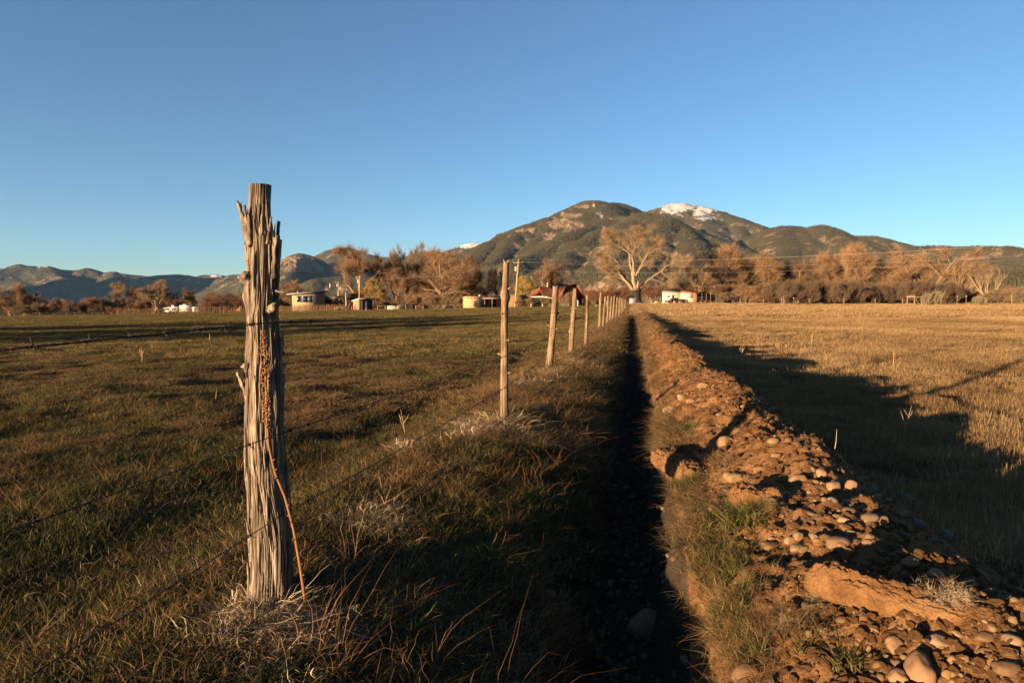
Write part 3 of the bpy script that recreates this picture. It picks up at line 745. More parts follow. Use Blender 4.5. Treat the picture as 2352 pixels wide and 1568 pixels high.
# ------------------------------------------------------------------ stones
def rock_mesh(seed, sub=2, ang=.25):
    import bmesh
    bm = bmesh.new(); bmesh.ops.create_icosphere(bm, subdivisions=sub, radius=1)
    r = np.random.RandomState(seed); V = np.array([v.co[:] for v in bm.verts])
    D = np.ones(len(V))
    for k in range(9):
        n_ = r.normal(size=3); n_ /= np.linalg.norm(n_); c = r.uniform(.62, .95)
        dd = V @ n_; D = np.where(dd > 1e-3, np.minimum(D, c / np.maximum(dd, 1e-3) * (1 - ang) + D * ang), D)
    f = np.array([vn(v[0] * 2.2 + seed, v[1] * 2.2 + v[2] * 1.7, seed) for v in V]); f2 = np.array([vn(v[0] * 6 + seed, v[1] * 6 + v[2] * 5, seed + 3) for v in V])
    V = V * (D * (1 + .10 * f + .04 * f2))[:, None]
    V /= np.abs(V).max(0)
    for v, c in zip(bm.verts, V): v.co = c
    for fc in bm.faces: fc.smooth = True
    me = bpy.data.meshes.new("stone"); bm.to_mesh(me); bm.free(); return me
def stone_mat(name, c, sp=.35):
    n = NT(name); v = n.coord(); g = n.n("NewGeometry").outputs["Position"]
    m_ = n.n("Mapping"); n.t.links.new(g, m_.inputs[0])
    a = n.noise(m_.outputs[0], 22, 5, .6); b = n.noise(m_.outputs[0], 260, 3, .7)
    col = n.ramp(n.math('ADD', n.math('MULTIPLY', a, .6), n.math('MULTIPLY', b, .4)), [(.35, tuple(x * (1 - sp) for x in c)), (.65, tuple(x * (1 + sp) for x in c))])
    dirt = n.ramp(n.noise(m_.outputs[0], 12, 4, .6), [(.40, 0), (.62, .75)])
    n.color(n.mix(dirt, col, (.12, .064, .027))); n.bump(n.math('ADD', a, n.math('MULTIPLY', b, .3)), .5, .006)
    n.bsdf.inputs["Roughness"].default_value = .8
    return n.m
SM = {'tan': stone_mat("tan_stone", (.118, .076, .040)), 'pale': stone_mat("pale_granite", (.158, .110, .066)), 'brown': stone_mat("brown_stone", (.075, .042, .022)),
      'grey': stone_mat("grey_stone", (.085, .072, .058)), 'green': stone_mat("green_grey_slate", (.075, .072, .048)), 'pink': stone_mat("pink_granite", (.15, .088, .050), .45), 'dark': stone_mat("dark_stone", (.036, .026, .018))}
RM = {}
def rm(k, mat):
    if (k, mat) not in RM:
        me = rock_mesh(k, 3 if k < 8 else 2, .06 + .07 * (k % 4)); me.materials.append(SM[mat]); RM[(k, mat)] = me
    return RM[(k, mat)]
def stone(px, py, w, h, mat, label, k=None, sink=.38, rz=None, group=None, name="stone", dep=None):
    g = hit(px, py + h * .25); s = g.y / F
    a, c = w * s / 2, h * s / 2
    k = R.randrange(8) if k is None else k
    b = (dep or max(.75 * a, c)) if a > 0 else a
    o = link(name, rm(k, mat), loc=(g.x, g.y + b * .3, g.z + c * (1 - 2 * sink) * .9), rot=(R.uniform(-.12, .12), R.uniform(-.15, .15), R.uniform(-.4, .4) if rz is None else rz), scale=(a * 1.05, b, c * 1.15))
    tag(o, label, "stone", group or "stones lying on the earth bank")
    return o
def z8(zx, zy, w, h): return (1696 + zx * .1803, 1055.4 + zy * .1803, w * .1803, h * .1803)
def z7(zx, zy, w, h): return (1847 + zx * .2147, 1300.4 + zy * .2147, w * .2147, h * .2147)
def zb(zx, zy, w, h): return (1488.8 + zx * .441, 876.3 + zy * .441, w * .441, h * .441)
def zd(zx, zy, w, h): return (1178 + zx * .339, 1036.5 + zy * .339, w * .339, h * .339)
for p, m_, lb in [
    (z8(775, 255, 240, 170), 'tan', "large smooth tan stone with a flattened top, at the far side of the stone heap"),
    (z8(1070, 170, 150, 130), 'pale', "pale angular stone right behind the large smooth tan stone"),
    (z8(1225, 340, 190, 150), 'pink', "rounded pinkish stone in the middle of three in a row along the crest"),
    (z8(1450, 320, 150, 140), 'pink', "speckled rounded stone at the crest, right end of the row of three"),
    (z8(925, 680, 230, 80), 'tan', "long flat orange-tan stone lying left of the slate slab"),
    (z8(1415, 640, 190, 80), 'brown', "brown oblong stone just above the slate slab"),
    (z8(1360, 765, 170, 120), 'pale', "light stone with a sloping side left of the slate slab"),
    (z8(1250, 715, 110, 60), 'brown', "small brown stone touching the light sloping stone"),
    (z8(1690, 735, 260, 110), 'green', "flat grey-green slate slab on the bank crest"),
    (z8(1860, 770, 130, 120), 'tan', "tan stone touching the right end of the slate slab"),
    (z8(1995, 765, 110, 70), 'tan', "small tan stone at the far right of the slate slab row"),
    (z8(770, 970, 140, 130), 'tan', "upright oval tan stone in the cluster beside the green grass"),
    (z8(660, 1020, 150, 110), 'pale', "wedge shaped light stone at the left of the oval one"),
    (z8(860, 990, 120, 60), 'tan', "low tan stone squeezed behind the oval one"),
    (z8(970, 975, 120, 70), 'pale', "pale rounded stone at the right end of the cluster with the oval one"),
    (z8(1005, 1020, 130, 60), 'tan', "thin tan stone in front of the pale rounded one"),
    (z8(1280, 1050, 340, 140), 'tan', "broad humped tan stone with two smaller stones before it"),
    (z8(1305, 1105, 150, 140), 'pink', "egg shaped speckled stone leaning on the broad humped one"),
    (z8(1420, 1155, 150, 100), 'pink', "white and pink speckled stone right of the egg shaped one"),
    (z8(1670, 1060, 170, 90), 'tan', "single rounded tan stone catching light at the edge of the shade"),
    (z8(450, 1105, 320, 110), 'brown', "large dark brown stone half hidden by green grass"),
    (z8(790, 1120, 290, 130), 'tan', "broad flat tan stone in front of the oval one"),
    (z8(655, 1215, 190, 90), 'brown', "brown wedge stone below the broad flat tan one"),
    (z8(430, 1005, 100, 70), 'pale', "small whitish stone at the grass edge above the dark brown one"),
    (z8(955, 1410, 110, 90), 'brown', "round brown stone just behind the sod slab"),
    (z8(1035, 1380, 90, 80), 'tan', "small tan stone beside the round brown one behind the sod slab"),
    (z8(2180, 1460, 160, 110), 'brown', "smooth brown stone behind the sod slab next to the peach one"),
    (z8(2020, 1485, 70, 70), 'brown', "small round brown stone behind the middle of the sod slab"),
    (z8(1840, 1475, 100, 60), 'tan', "low tan stone behind the sod slab, left of the small round one"),
    (z8(1000, 530, 110, 80), 'pale', "cream stone alone on bare dirt between the row of three and the slate slab"),
    (z8(1100, 505, 80, 55), 'tan', "small tan stone right beside the cream one on bare dirt"),
    (z8(1780, 455, 90, 50), 'pale', "small pale stone on the crest above the slate slab"),
    (z8(980, 280, 110, 60), 'brown', "brown stone right of the large smooth tan stone"),
    (z8(1060, 295, 60, 70), 'tan', "small upright tan stone between the large smooth one and the row of three"),
    (z8(950, 120, 80, 80), 'green', "small olive stone on top of the heap beside the pale angular stone"),
    (z8(1440, 945, 140, 120), 'grey', "grey stone in the shade below the slate slab"),
    (z8(1680, 970, 130, 90), 'grey', "grey stone in the shade just above the single rounded tan one"),
    (z8(2090, 480, 200, 170), 'grey', "big grey stone on the shaded far side of the bank"),
    (z7(1420, 80, 210, 130), 'pink', "angular peach coloured stone standing behind the right part of the sod slab"),
    (z7(1275, 1085, 300, 380), 'pink', "biggest boulder on the bank, tall and rounded, at the front"),
    (z7(1030, 1175, 210, 180), 'pale', "pale double humped stone left of the biggest boulder"),
    (z7(1460, 800, 270, 140), 'pale', "pale triangular stone behind the biggest boulder"),
    (z7(985, 830, 220, 190), 'tan', "long slanting stone with grooves behind the pale double humped one"),
    (z7(1950, 750, 250, 90), 'brown', "orange brown stone in a hollow at the right edge of the bank front"),
    (z7(2240, 780, 240, 120), 'pale', "pale sloping stone at the far right of the bank front"),
    (z7(1940, 910, 190, 70), 'tan', "flat bedded tan stone right of the biggest boulder"),
    (z7(710, 795, 150, 70), 'brown', "flat brown stone uppermost in the small brown group at the front"),
    (z7(575, 825, 80, 80), 'brown', "square brown stone at the left of the small brown group"),
    (z7(600, 905, 120, 80), 'brown', "brown stone under the square one in the small brown group"),
    (z7(690, 880, 80, 90), 'tan', "upright tan stone in the small brown group"),
    (z7(895, 985, 110, 110), 'grey', "roundish grey stone left of the small olive one by the biggest boulder"),
    (z7(1075, 980, 90, 80), 'green', "small olive stone touching the biggest boulder"),
    (z7(810, 1095, 130, 150), 'brown', "smooth egg shaped brown stone left of the pale double humped one"),
    (z7(700, 950, 80, 60), 'tan', "small cream cobble below the small brown group"),
    (z7(1600, 985, 130, 80), 'tan', "left of a pair of tan stones beside the biggest boulder"),
    (z7(1720, 985, 110, 80), 'tan', "right of a pair of tan stones beside the biggest boulder"),
    (z7(1545, 1150, 130, 100), 'tan', "half buried tan stone below the pair of tan ones"),
    (z7(2190, 1090, 300, 140), 'dark', "dark flat slab in the front right corner of the bank"),
    (z7(550, 480, 70, 40), 'tan', "small tan stone under the left end of the sod slab"),
    (z7(1040, 655, 90, 40), 'grey', "small grey stone on the dirt below the sod slab"),
    (z7(760, 680, 90, 50), 'tan', "small tan stone above the flat brown one at the front"),
    (z7(1800, 400, 90, 50), 'brown', "small brown stone lying on the right end of the sod slab"),
    (zb(112, 145, 85, 50), 'pale', "smooth pale stone alone on the brink of the ditch"),
    (zb(290, 20, 65, 40), 'tan', "tan stone farthest along the bank, on the crest"),
    (zb(175, 80, 45, 38), 'pale', "round pale stone behind the one on the brink"),
    (zb(222, 98, 60, 26), 'pale', "flat pale stone right of the round pale one"),
    (zb(405, 310, 90, 62), 'pink', "pinkish boulder with a long shadow beside the dry grass clump"),
    (zb(452, 498, 84, 50), 'pale', "pale stone at the left foot of the bare sod dome"),
    (zb(412, 485, 44, 36), 'pale', "smaller pale stone beside the one at the sod dome foot"),
    (zb(670, 380, 60, 35), 'pink', "pink flat stone on the crest beyond the sod dome"),
    (zb(185, 690, 52, 50), 'brown', "leftmost brown cobble at the ditch side of the bank"),
    (zb(290, 697, 45, 42), 'tan', "tan cobble between two brown ones at the ditch side"),
    (zb(345, 655, 60, 50), 'brown', "brown cobble above the tan one at the ditch side"),
    (zb(120, 222, 70, 24), 'brown', "flat brown stone near the ditch below the pale brink stone"),
    (zb(1340, 610, 110, 70), 'grey', "grey stone uppermost on the shaded side of the bank"),
    (zb(1415, 735, 80, 60), 'grey', "grey stone in the shade beside the lone green stem"),
    (zb(1560, 800, 90, 70), 'grey', "rounded grey stone at the shaded foot of the bank"),
    (zb(1590, 905, 60, 50), 'grey', "small grey stone lowest on the shaded foot of the bank"),
    (zb(518, 1525, 155, 120), 'brown', "brown pointed boulder at the bottom edge beside the ditch")]:
    stone(*p, m_, lb)
DS = "stones in and beside the ditch"
stone(1486, 1442, 112, 80, 'pale', "large pale boulder lying in the dark ditch", 3, .25, 0, DS, dep=.05)
for p, m_, lb in [
    (zd(655, 895, 60, 55), 'pale', "pale round cobble on the ditch bed left of a brown one"), (zd(745, 880, 60, 60), 'brown', "brown round cobble in the middle of the ditch bed"),
    (zd(820, 885, 50, 40), 'grey', "grey cobble right of the brown one on the ditch bed"), (zd(838, 922, 36, 34), 'pale', "small pale cobble in front of the grey one on the ditch bed"),
    (zd(1180, 1410, 90, 74), 'grey', "grey cobble near the right wall of the ditch"), (zd(770, 1525, 60, 50), 'grey', "grey cobble at the near end of the ditch bed"),
    (zd(685, 240, 70, 36), 'grey', "flat grey stone far along the ditch bed"), (zd(770, 245, 44, 36), 'grey', "small grey stone beside the flat one far along the ditch bed"),
    (zd(690, 320, 60, 34), 'brown', "brown flat stone nearer than the two grey ones in the ditch"), (zd(915, 815, 70, 40), 'grey', "flat grey stone behind the row of cobbles in the ditch"),
    (zd(215, 985, 170, 90), 'brown', "large reddish brown stone in the grass on the left bank of the ditch"), (zd(295, 1052, 60, 50), 'brown', "small brown stone touching the large reddish one"),
    (zd(347, 1042, 50, 46), 'grey', "small grey stone right of the large reddish one"), (zd(180, 1325, 120, 96), 'brown', "big round brown stone low on the left bank"),
    (zd(60, 1385, 70, 66), 'grey', "grey stone left of the big round brown one"), (zd(120, 775, 84, 76), 'brown', "dull brown stone high on the left bank"),
    (zd(30, 800, 76, 56), 'brown', "low brown stone left of the dull brown one"), (zd(200, 815, 84, 50), 'grey', "grey stone right of the dull brown one"), (zd(318, 820, 60, 44), 'brown', "brown stone nearest the ditch in the upper left bank row")]:
    stone(*p, m_, lb, group=DS)
# unnamed cobbles, then pebbles and clods
def cobble_label(u, v, m):
    side = 'ditch side' if u < .75 else 'crest' if u < .98 else 'shaded far side'
    where = 'at the front' if v < 1.8 else 'near the sod slab' if v < 2.5 else 'around the stone heap' if v < 3.6 else 'near the post shadow' if v < 5 else 'far along'
    return '%s cobble sunk in the %s of the bank, %s' % (m, side, where)
for k in range(150):
    v_ = 1.2 + 8.5 * R.random() ** 1.4; u_ = R.uniform(.55, 1.35)
    x_, y_ = xy(u_, v_); s_ = R.uniform(.010, .024) * (1 + .03 * v_)
    mk_ = R.choice(['tan', 'brown', 'grey', 'tan', 'brown', 'dark'])
    link("cobble", rm(8 + R.randrange(6), mk_), loc=(x_, y_, h1(x_, y_) + s_ * .15), rot=(R.uniform(-.3, .3), R.uniform(-.3, .3), R.uniform(0, 6)),
         scale=(s_ * R.uniform(.9, 1.5), s_ * R.uniform(.8, 1.2), s_ * R.uniform(.55, .9)), label=cobble_label(u_, v_, mk_), cat="stone", group="small cobbles in the loose earth of the bank")
def clod_proto(s):
    me = rock_mesh(s, 1, .0); me.materials.append(M['dirt'])
    for v in me.vertices: v.co.x *= 1.0 + .5 * (s % 3); v.co.z *= .55 + .15 * (s % 2)
    for f in me.polygons: f.use_smooth = False; return me
def pebble_proto(mat, s): me = rock_mesh(s, 1, .5); me.materials.append(mat); return me
PEB = proto_coll("pebble", [pebble_proto(SM[m_], 60 + k) for k, m_ in enumerate(['tan', 'brown', 'brown', 'dark'])] + [pebble_proto(M['dirt'], 70 + k) for k in range(5)])
nn = 13000; v_ = 1.0 + 14 * NR.rand(nn) ** 1.7; u_ = np.clip(NR.normal(.82, .27, nn), .26, 1.5); X_, Y_ = xy(u_, v_)
kp = fbm(X_ * 2.2, Y_ * 2.2, 3, 301) + NR.uniform(-.35, .35, nn) > -.05; X_, Y_, v_ = X_[kp], Y_[kp], v_[kp]
S_ = np.exp(NR.normal(-5.25, .5, len(X_))) * (1 + .05 * v_)
scatter("gravel", np.stack([X_, Y_, H(X_, Y_) - S_ * .15], -1), PEB, 9, "small pebbles and clods strewn over the earth bank", np.clip(S_, .002, .017), tilt=.6)
CLOD = proto_coll("clod", [clod_proto(160 + k) for k in range(5)])
nn = 22000; v_ = 1.0 + 16 * NR.rand(nn) ** 1.6; u_ = np.clip(NR.normal(.72, .28, nn), .27, 1.45); X_, Y_ = xy(u_, v_)
kp = fbm(X_ * 1.7, Y_ * 1.7, 3, 321) + NR.uniform(-.4, .4, nn) > -.05; X_, Y_, v_ = X_[kp], Y_[kp], v_[kp]
S_ = np.clip(np.exp(NR.normal(-5.0, .5, len(X_))) * (1 + .04 * v_), .003, .015)
scatter("dirt_clods", np.stack([X_, Y_, H(X_, Y_) - S_ * .1], -1), CLOD, 5, "crumbly clods of brown earth covering the bank", S_, tilt=.9)
nn = 2600; v_ = 1.2 + 12 * NR.rand(nn) ** 1.5; u_ = NR.uniform(-.17, .18, nn); X_, Y_ = xy(u_, v_); S_ = np.exp(NR.normal(-4.7, .5, nn))
SM['wet'] = stone_mat('wet_stone', (.05, .042, .034)); SM['mud'] = stone_mat('darker_bed_stone', (.026, .02, .015))  # two darker stone tones for the ditch pebbles
PEB2 = proto_coll("ditch_pebble", [pebble_proto(SM[m_], 80 + k) for k, m_ in enumerate(['wet', 'mud', 'wet', 'mud'])])
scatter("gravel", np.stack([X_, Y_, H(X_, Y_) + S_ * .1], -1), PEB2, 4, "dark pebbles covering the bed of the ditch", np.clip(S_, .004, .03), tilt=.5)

# ------------------------------------------------------------------ sods thrown up on the bank
def sod(pl, pr, hgt, dep, label, seed, taper=.35, lift=.02):
    a = hit(*pl); b = hit(*pr); c = (a + b) / 2; L = (b - a).length; ang = math.atan2(b.y - a.y, b.x - a.x)
    root = empty("sod", (c.x, c.y, h1(c.x, c.y)), ang, label=label, cat="turf sod", group="turned sods on the earth bank")
    s = np.linspace(0, 1, 90); t = np.linspace(0, 2 * np.pi, 64, endpoint=False)
    S, T = np.meshgrid(s, t, indexing='ij')
    env = np.sqrt(np.clip(1 - (2 * S - 1) ** 6, 0, 1)) * (1 - taper * S ** 2)
    cz = np.sign(np.sin(T)) * np.abs(np.sin(T)) ** .7; cy = np.sign(np.cos(T)) * np.abs(np.cos(T)) ** .7
    nz = fbm(S * L * 14, T * 2 + 3, 4, seed); n2 = fbm(S * L * 60, T * 6, 3, seed + 5)
    k = 1 + .26 * nz + .20 * n2 + .08 * fbm(S * L * 160, T * 15, 2, seed + 9)
    x = (S - .5) * L; y = cy * dep / 2 * env * k - .10 * L * np.sin(S * 3.1) * .4
    z = (cz + .72) * hgt / 2 * env * k * 1.15 + lift * 0 - .008
    link("earth", grid_mesh("earth", np.stack([x, y + (z - hgt / 2) * .30, z], -1), M['dirt'], True, wrap=True), root)
    return root, a, b
sod((1858, 1402), (2290, 1402), .085, .10, "long slab of upturned sod with hairy roots across the front of the bank", 401, .55)
sod((1672, 1150), (1806, 1150), .085, .13, "bare sod dome with a roots fringe beside the green grass", 402, .1)
sod((1512, 1110), (1660, 1085), .10, .14, "grassy sod clump crossed by the post shadow on the ditch edge", 403, .1)
# ------------------------------------------------------------------ grass
def blades(n, rad, h, w, lean, curl, seed, fall=0.0, segs=4, clump=0.0, tone=(0, .8), wobble=.035, radial=.5):
    """one tuft: n curved ribbons.  lean = sideways share of the height, fall pulls the tips down"""
    r = np.random.RandomState(seed)
    a = r.uniform(0, 6.283, n); d = rad * np.sqrt(r.rand(n)) ** (1 + clump)
    B = np.stack([d * np.cos(a), d * np.sin(a), np.full(n, -.006)], -1)
    ph = np.where(r.rand(n) < radial, a + r.normal(0, .9, n), r.uniform(0, 6.283, n))
    hh = r.uniform(h[0], h[1], n); ln = r.uniform(lean[0], lean[1], n); cu = r.uniform(curl[0], curl[1], n)
    t = np.linspace(0, 1, segs + 1)[None, :, None]
    D = np.stack([np.cos(ph), np.sin(ph), 0 * ph], -1)[:, None]
    fl = (fall * r.uniform(.4, 1.3, n))[:, None, None]
    C = B[:, None] + D * (hh[:, None, None] * (ln[:, None, None] * t + cu[:, None, None] * t ** 2)) + np.array([0, 0, 1.0]) * hh[:, None, None] * (t - fl * t ** 2)
    C[..., 2] = np.maximum(C[..., 2], -.006 + .004 * r.rand(n)[:, None])
    wob = np.cumsum(r.normal(0, wobble, (n, segs + 1, 3)), 1) * hh[:, None, None] * t; C = C + wob
    pw = ph + 1.57 + r.normal(0, .7, n)
    Wd = np.stack([np.cos(pw), np.sin(pw), r.normal(0, .3, n)], -1)[:, None]
    ww = (r.uniform(w[0], w[1], n)[:, None, None]) * np.clip(1.05 - t ** 1.6, .12, 1) / 2
    V = np.stack([C - Wd * ww, C + Wd * ww], 2)            # n, segs+1, 2, 3
    i = np.arange(n * (segs + 1) * 2).reshape(n, segs + 1, 2)
    Q = np.stack([i[:, :-1, 0], i[:, :-1, 1], i[:, 1:, 1], i[:, 1:, 0]], -1).reshape(-1, 4)
    tn = np.repeat(r.uniform(tone[0], tone[1], n), (segs + 1) * 2)
    return V.reshape(-1, 3), Q, tn
def tuft(name, mat, *specs):
    Vs, Qs, Ts, k = [], [], [], 0
    for sp in specs:
        V, Q, T = blades(**sp); Vs.append(V); Qs.append(Q + k); Ts.append(T); k += len(V)
    return mesh_np(name, np.vstack(Vs), [np.vstack(Qs)], mat, False, {"tone": np.concatenate(Ts)})
def wedge(n, y0, y1, s0, s1, pw=1.0, rng=NR):
    """n points spread evenly over the ground between forward distances y0 and y1 inside a slice of the view"""
    Y = np.sqrt(y0 ** 2 + (y1 ** 2 - y0 ** 2) * rng.rand(n) ** pw); s = rng.uniform(s0, s1, n)
    return s * Y, Y
G_ = proto_coll("green_tuft", [tuft("green_tuft", M['green'], dict(n=40, rad=.10, h=(.02, .058), w=(.002, .0045), lean=(0, .7), curl=(0, .6), seed=k, fall=.2)) for k in range(4)])
D_ = proto_coll("dry_tuft", [tuft("dry_tuft", M['dry'], dict(n=46, rad=.11, h=(.018, .052), w=(.0018, .0042), lean=(.1, 1.3), curl=(0, .9), seed=10 + k, fall=.45)) for k in range(4)])
L_ = proto_coll("long_tuft", [tuft("long_tuft", M['dry'], dict(n=46, rad=.07, h=(.07, .20), w=(.0014, .0036), lean=(.05, 1.0), curl=(.1, 1.1), seed=20 + k, fall=.65, segs=6, radial=.3)) for k in range(4)])
O_ = proto_coll("rust_tuft", [tuft("rust_tuft", M['orange'], dict(n=14, rad=.05, h=(.12, .34), w=(.001, .0022), lean=(0, .7), curl=(0, .9), seed=30 + k, fall=.4, segs=7)) for k in range(4)])
P_ = proto_coll("matted_tuft", [tuft("matted_tuft", M['pale'], dict(n=50, rad=.13, h=(.04, .12), w=(.002, .0058), lean=(.2, 1.6), curl=(-.6, 1.2), seed=40 + k, fall=.95, segs=9, wobble=.075, radial=.15)) for k in range(4)])
S_ = proto_coll("stubble_tuft", [tuft("stubble_tuft", M['straw'], dict(n=44, rad=.13, h=(.02, .075), w=(.002, .0042), lean=(0, .35), curl=(0, .25), seed=50 + k), dict(n=40, rad=.14, h=(.03, .08), w=(.0015, .003), lean=(.4, 1.6), curl=(.1, .8), seed=60 + k, fall=.7)) for k in range(4)])
S5 = proto_coll("stubble_patch", [tuft("stubble_patch", M['straw'], dict(n=420, rad=.55, h=(.03, .10), w=(.006, .010), lean=(0, .7), curl=(0, .4), seed=70 + k, segs=2, fall=.1)) for k in range(3)])
S30 = proto_coll("stubble_swath", [tuft("stubble_swath", M['straw'], dict(n=900, rad=2.0, h=(.06, .15), w=(.015, .03), lean=(0, .5), curl=(0, .4), seed=75 + k, segs=2)) for k in range(3)])
M['pasture'] = blade_mat("pasture_mix", [(0, (.034, .040, .012)), (.35, (.062, .056, .018)), (.6, (.12, .08, .03)), (1, (.20, .135, .06))])
F5 = proto_coll("pasture_patch", [tuft("pasture_patch", M['pasture'], dict(n=420, rad=.55, h=(.025, .085), w=(.006, .011), lean=(0, .8), curl=(0, .6), seed=80 + k, segs=2, fall=.2)) for k in range(3)])
F30 = proto_coll("pasture_swath", [tuft("pasture_swath", M['pasture'], dict(n=900, rad=2.0, h=(.03, .09), w=(.015, .03), lean=(0, .8), curl=(0, .6), seed=85 + k, segs=2)) for k in range(3)])
GL = proto_coll("lush_tuft", [tuft("lush_tuft", M['green'], dict(n=26, rad=.05, h=(.06, .15), w=(.0035, .007), lean=(0, .7), curl=(.1, .9), seed=90 + k, fall=.35, segs=6, tone=(.2, 1))) for k in range(4)])
HG = proto_coll("hanging_tuft", [tuft("hanging_tuft", M['dry'], dict(n=40, rad=.05, h=(.03, .085), w=(.0012, .003), lean=(.3, 1.6), curl=(.1, 1.0), seed=95 + k, fall=1.3, segs=6)) for k in range(3)])

def zpos(X, Y): return np.stack([X, Y, H(X, Y)], -1)
def patch(X, Y, seed, sc=.55): return fbm(X * sc, Y * sc, 4, seed)
def dry(X, Y): return patch(X, Y, 400, .8) * 1.2 + .35 * patch(X, Y, 420, .12)

# pasture on the left of the fence
for (y0, y1, nG, nD, sc) in ((.9, 3.0, 900, 900, 1.0), (3.0, 7.0, 4200, 3600, 1.05), (7.0, 16.0, 9000, 9000, 1.35)):
    for cnt, col, lab, is_dry in ((nG, G_, "short green grass in the grazed pasture", 0), (nD, D_, "short tan grass in the grazed pasture", 1)):
        X, Y = wedge(cnt * 2, y0, y1, -.98, .2); u, v = uv(X, Y)
        dr = dry(X, Y) + NR.uniform(-.6, .6, len(X)) + .25 * sstep(4, 12, Y) + .22
        ok = (u < -.22 - .1 * NR.rand(len(X))) & ((dr > 0) == bool(is_dry)); X, Y, u = X[ok], Y[ok], u[ok]
        scatter("grass", zpos(X, Y), col, 4, lab, sc * NR.uniform(.65, 1.25, len(X)) * np.where(u > -1.6, 1.15, 1), np.clip(NR.normal(.08, .12, len(X)) + .15 * patch(X, Y, 431, .3), -.2, .4))
X, Y = wedge(9000, 15, 48, -.95, .16); u, v = uv(X, Y); ok = u < -.5; X, Y = X[ok], Y[ok]
scatter("grass", zpos(X, Y), F5, 3, "tan and green pasture grass in the middle distance", NR.uniform(.7, 1.2, len(X)), np.clip(.16 + .30 * dry(X, Y) + NR.normal(0, .08, len(X)), -.3, .5))
X, Y = wedge(5200, 46, 150, -.95, .19); u, v = uv(X, Y); ok = u < -.5; X, Y = X[ok], Y[ok]
scatter("grass", zpos(X, Y), F30, 3, "pasture grass reaching to the far stick fence", NR.uniform(.7, 1.2, len(X)), np.clip(.02 + .25 * fbm(X * .02, Y * .11, 3, 450) + NR.normal(0, .06, len(X)), -.3, .5))

# strip under the fence: long dry grass, rusty stalks and bleached mats at the post feet
for (y0, y1, cnt, sc) in ((.9, 3.5, 36, .6), (3.5, 9, 560, .9), (9, 30, 1500, 1.5), (30, 95, 1500, 2.6)):
    v_ = np.sqrt(y0 ** 2 + (y1 ** 2 - y0 ** 2) * NR.rand(cnt)); u_ = NR.normal(-1.12, .32 if y0 < 9 else .45, cnt); X, Y = xy(u_, v_)
    ok = (u_ < -.25) & (patch(X, Y, 460, 1.1) + NR.uniform(-.4, .4, cnt) > -.05); X, Y = X[ok], Y[ok]
    scatter("grass", zpos(X, Y), L_, 4, "long dry grass left standing along the fence line", sc * NR.uniform(.5, 1.15, len(X)), NR.normal(.08, .12, len(X)))
for (y0, y1, cnt, s0, s1) in ((1.0, 3.2, 46, -.95, .12), (3.2, 8, 230, -.9, .14), (8, 20, 300, -.6, .15)):
    X, Y = wedge(cnt, y0, y1, s0, s1); u, v = uv(X, Y); ok = (u < -.32) & (patch(X, Y, 470, 1.0) + .35 * np.exp(-((u + 1.1) / .7) ** 2) > .06)
    X, Y = X[ok], Y[ok]; scatter("grass", zpos(X, Y), O_, 4, "thin rust coloured stalks among the pasture grass", NR.uniform(.55, 1.15, len(X)), NR.normal(0, .12, len(X)))
mats = []
for (px, py, n_, sx, sy) in ((620, 1420, 46, 80, 26), (700, 1450, 20, 60, 30), (575, 1450, 20, 50, 26), (850, 1180, 22, 70, 22), (1110, 990, 40, 75, 20), (1165, 972, 18, 25, 10), (1262, 858, 18, 28, 12), (1240, 885, 10, 40, 14), (1310, 825, 8, 20, 8), (640, 1530, 8, 120, 30), (900, 1210, 8, 50, 20), (1330, 840, 8, 30, 10), (930, 1030, 5, 60, 15)):
    for k in range(n_):
        g = hit(px + R.gauss(0, sx * .55), py + R.gauss(0, sy * .5)); mats.append((*g, g.y))
mats = np.array(mats)
scatter("grass", mats[:, :3], P_, 4, "bleached matted straw round the feet of the fence posts", NR.uniform(.5, .95, len(mats)) * np.where(mats[:, 3] > 4, 1.25 + .05 * mats[:, 3], 1.0), NR.normal(.02, .14, len(mats)), .25)

v_ = 4.8 + 40 * NR.rand(2600) ** 1.5; u_ = NR.uniform(-1.25, -.33, 2600); X, Y = xy(u_, v_); ok = patch(X, Y, 465, .9) + NR.uniform(-.35, .35, len(X)) > .0; X, Y = X[ok], Y[ok]
scatter("grass", zpos(X, Y), L_, 4, "golden grass hummocks between the fence and the ditch", NR.uniform(.4, .85, len(X)) * (1 + .02 * Y), NR.normal(.14, .12, len(X)))
# brinks of the ditch
for side, u0, cnt in ((-1, -.28, 330), (1, .275, 700)):
    for (a_, b_, m_, sc) in ((1.0, 4.5, 1.0, .75), (4.5, 14, 1.0, 1.1), (14, 60, .7, 2.0)):
        c_ = int(cnt * m_ * (1.7 if a_ < 4 else 2.2)); v_ = a_ + (b_ - a_) * NR.rand(c_) ** 1.2; u_ = u0 + NR.normal(0, .05, c_) * (1 + .02 * v_) + side * .02; X, Y = xy(u_, v_)
        nz = vn(v_ * 1.6, v_ * 0, 480 + side); ok = nz + NR.uniform(-.6, .6, c_) > -.25; X, Y = X[ok], Y[ok]
        scatter("grass", zpos(X, Y), HG, 3, "dry grass hanging over the %s brink of the ditch" % ("left" if side < 0 else "right"), sc * NR.uniform(.6, 1.2, len(X)), NR.normal(.05 if side > 0 else -.15, .12, len(X)), .5)
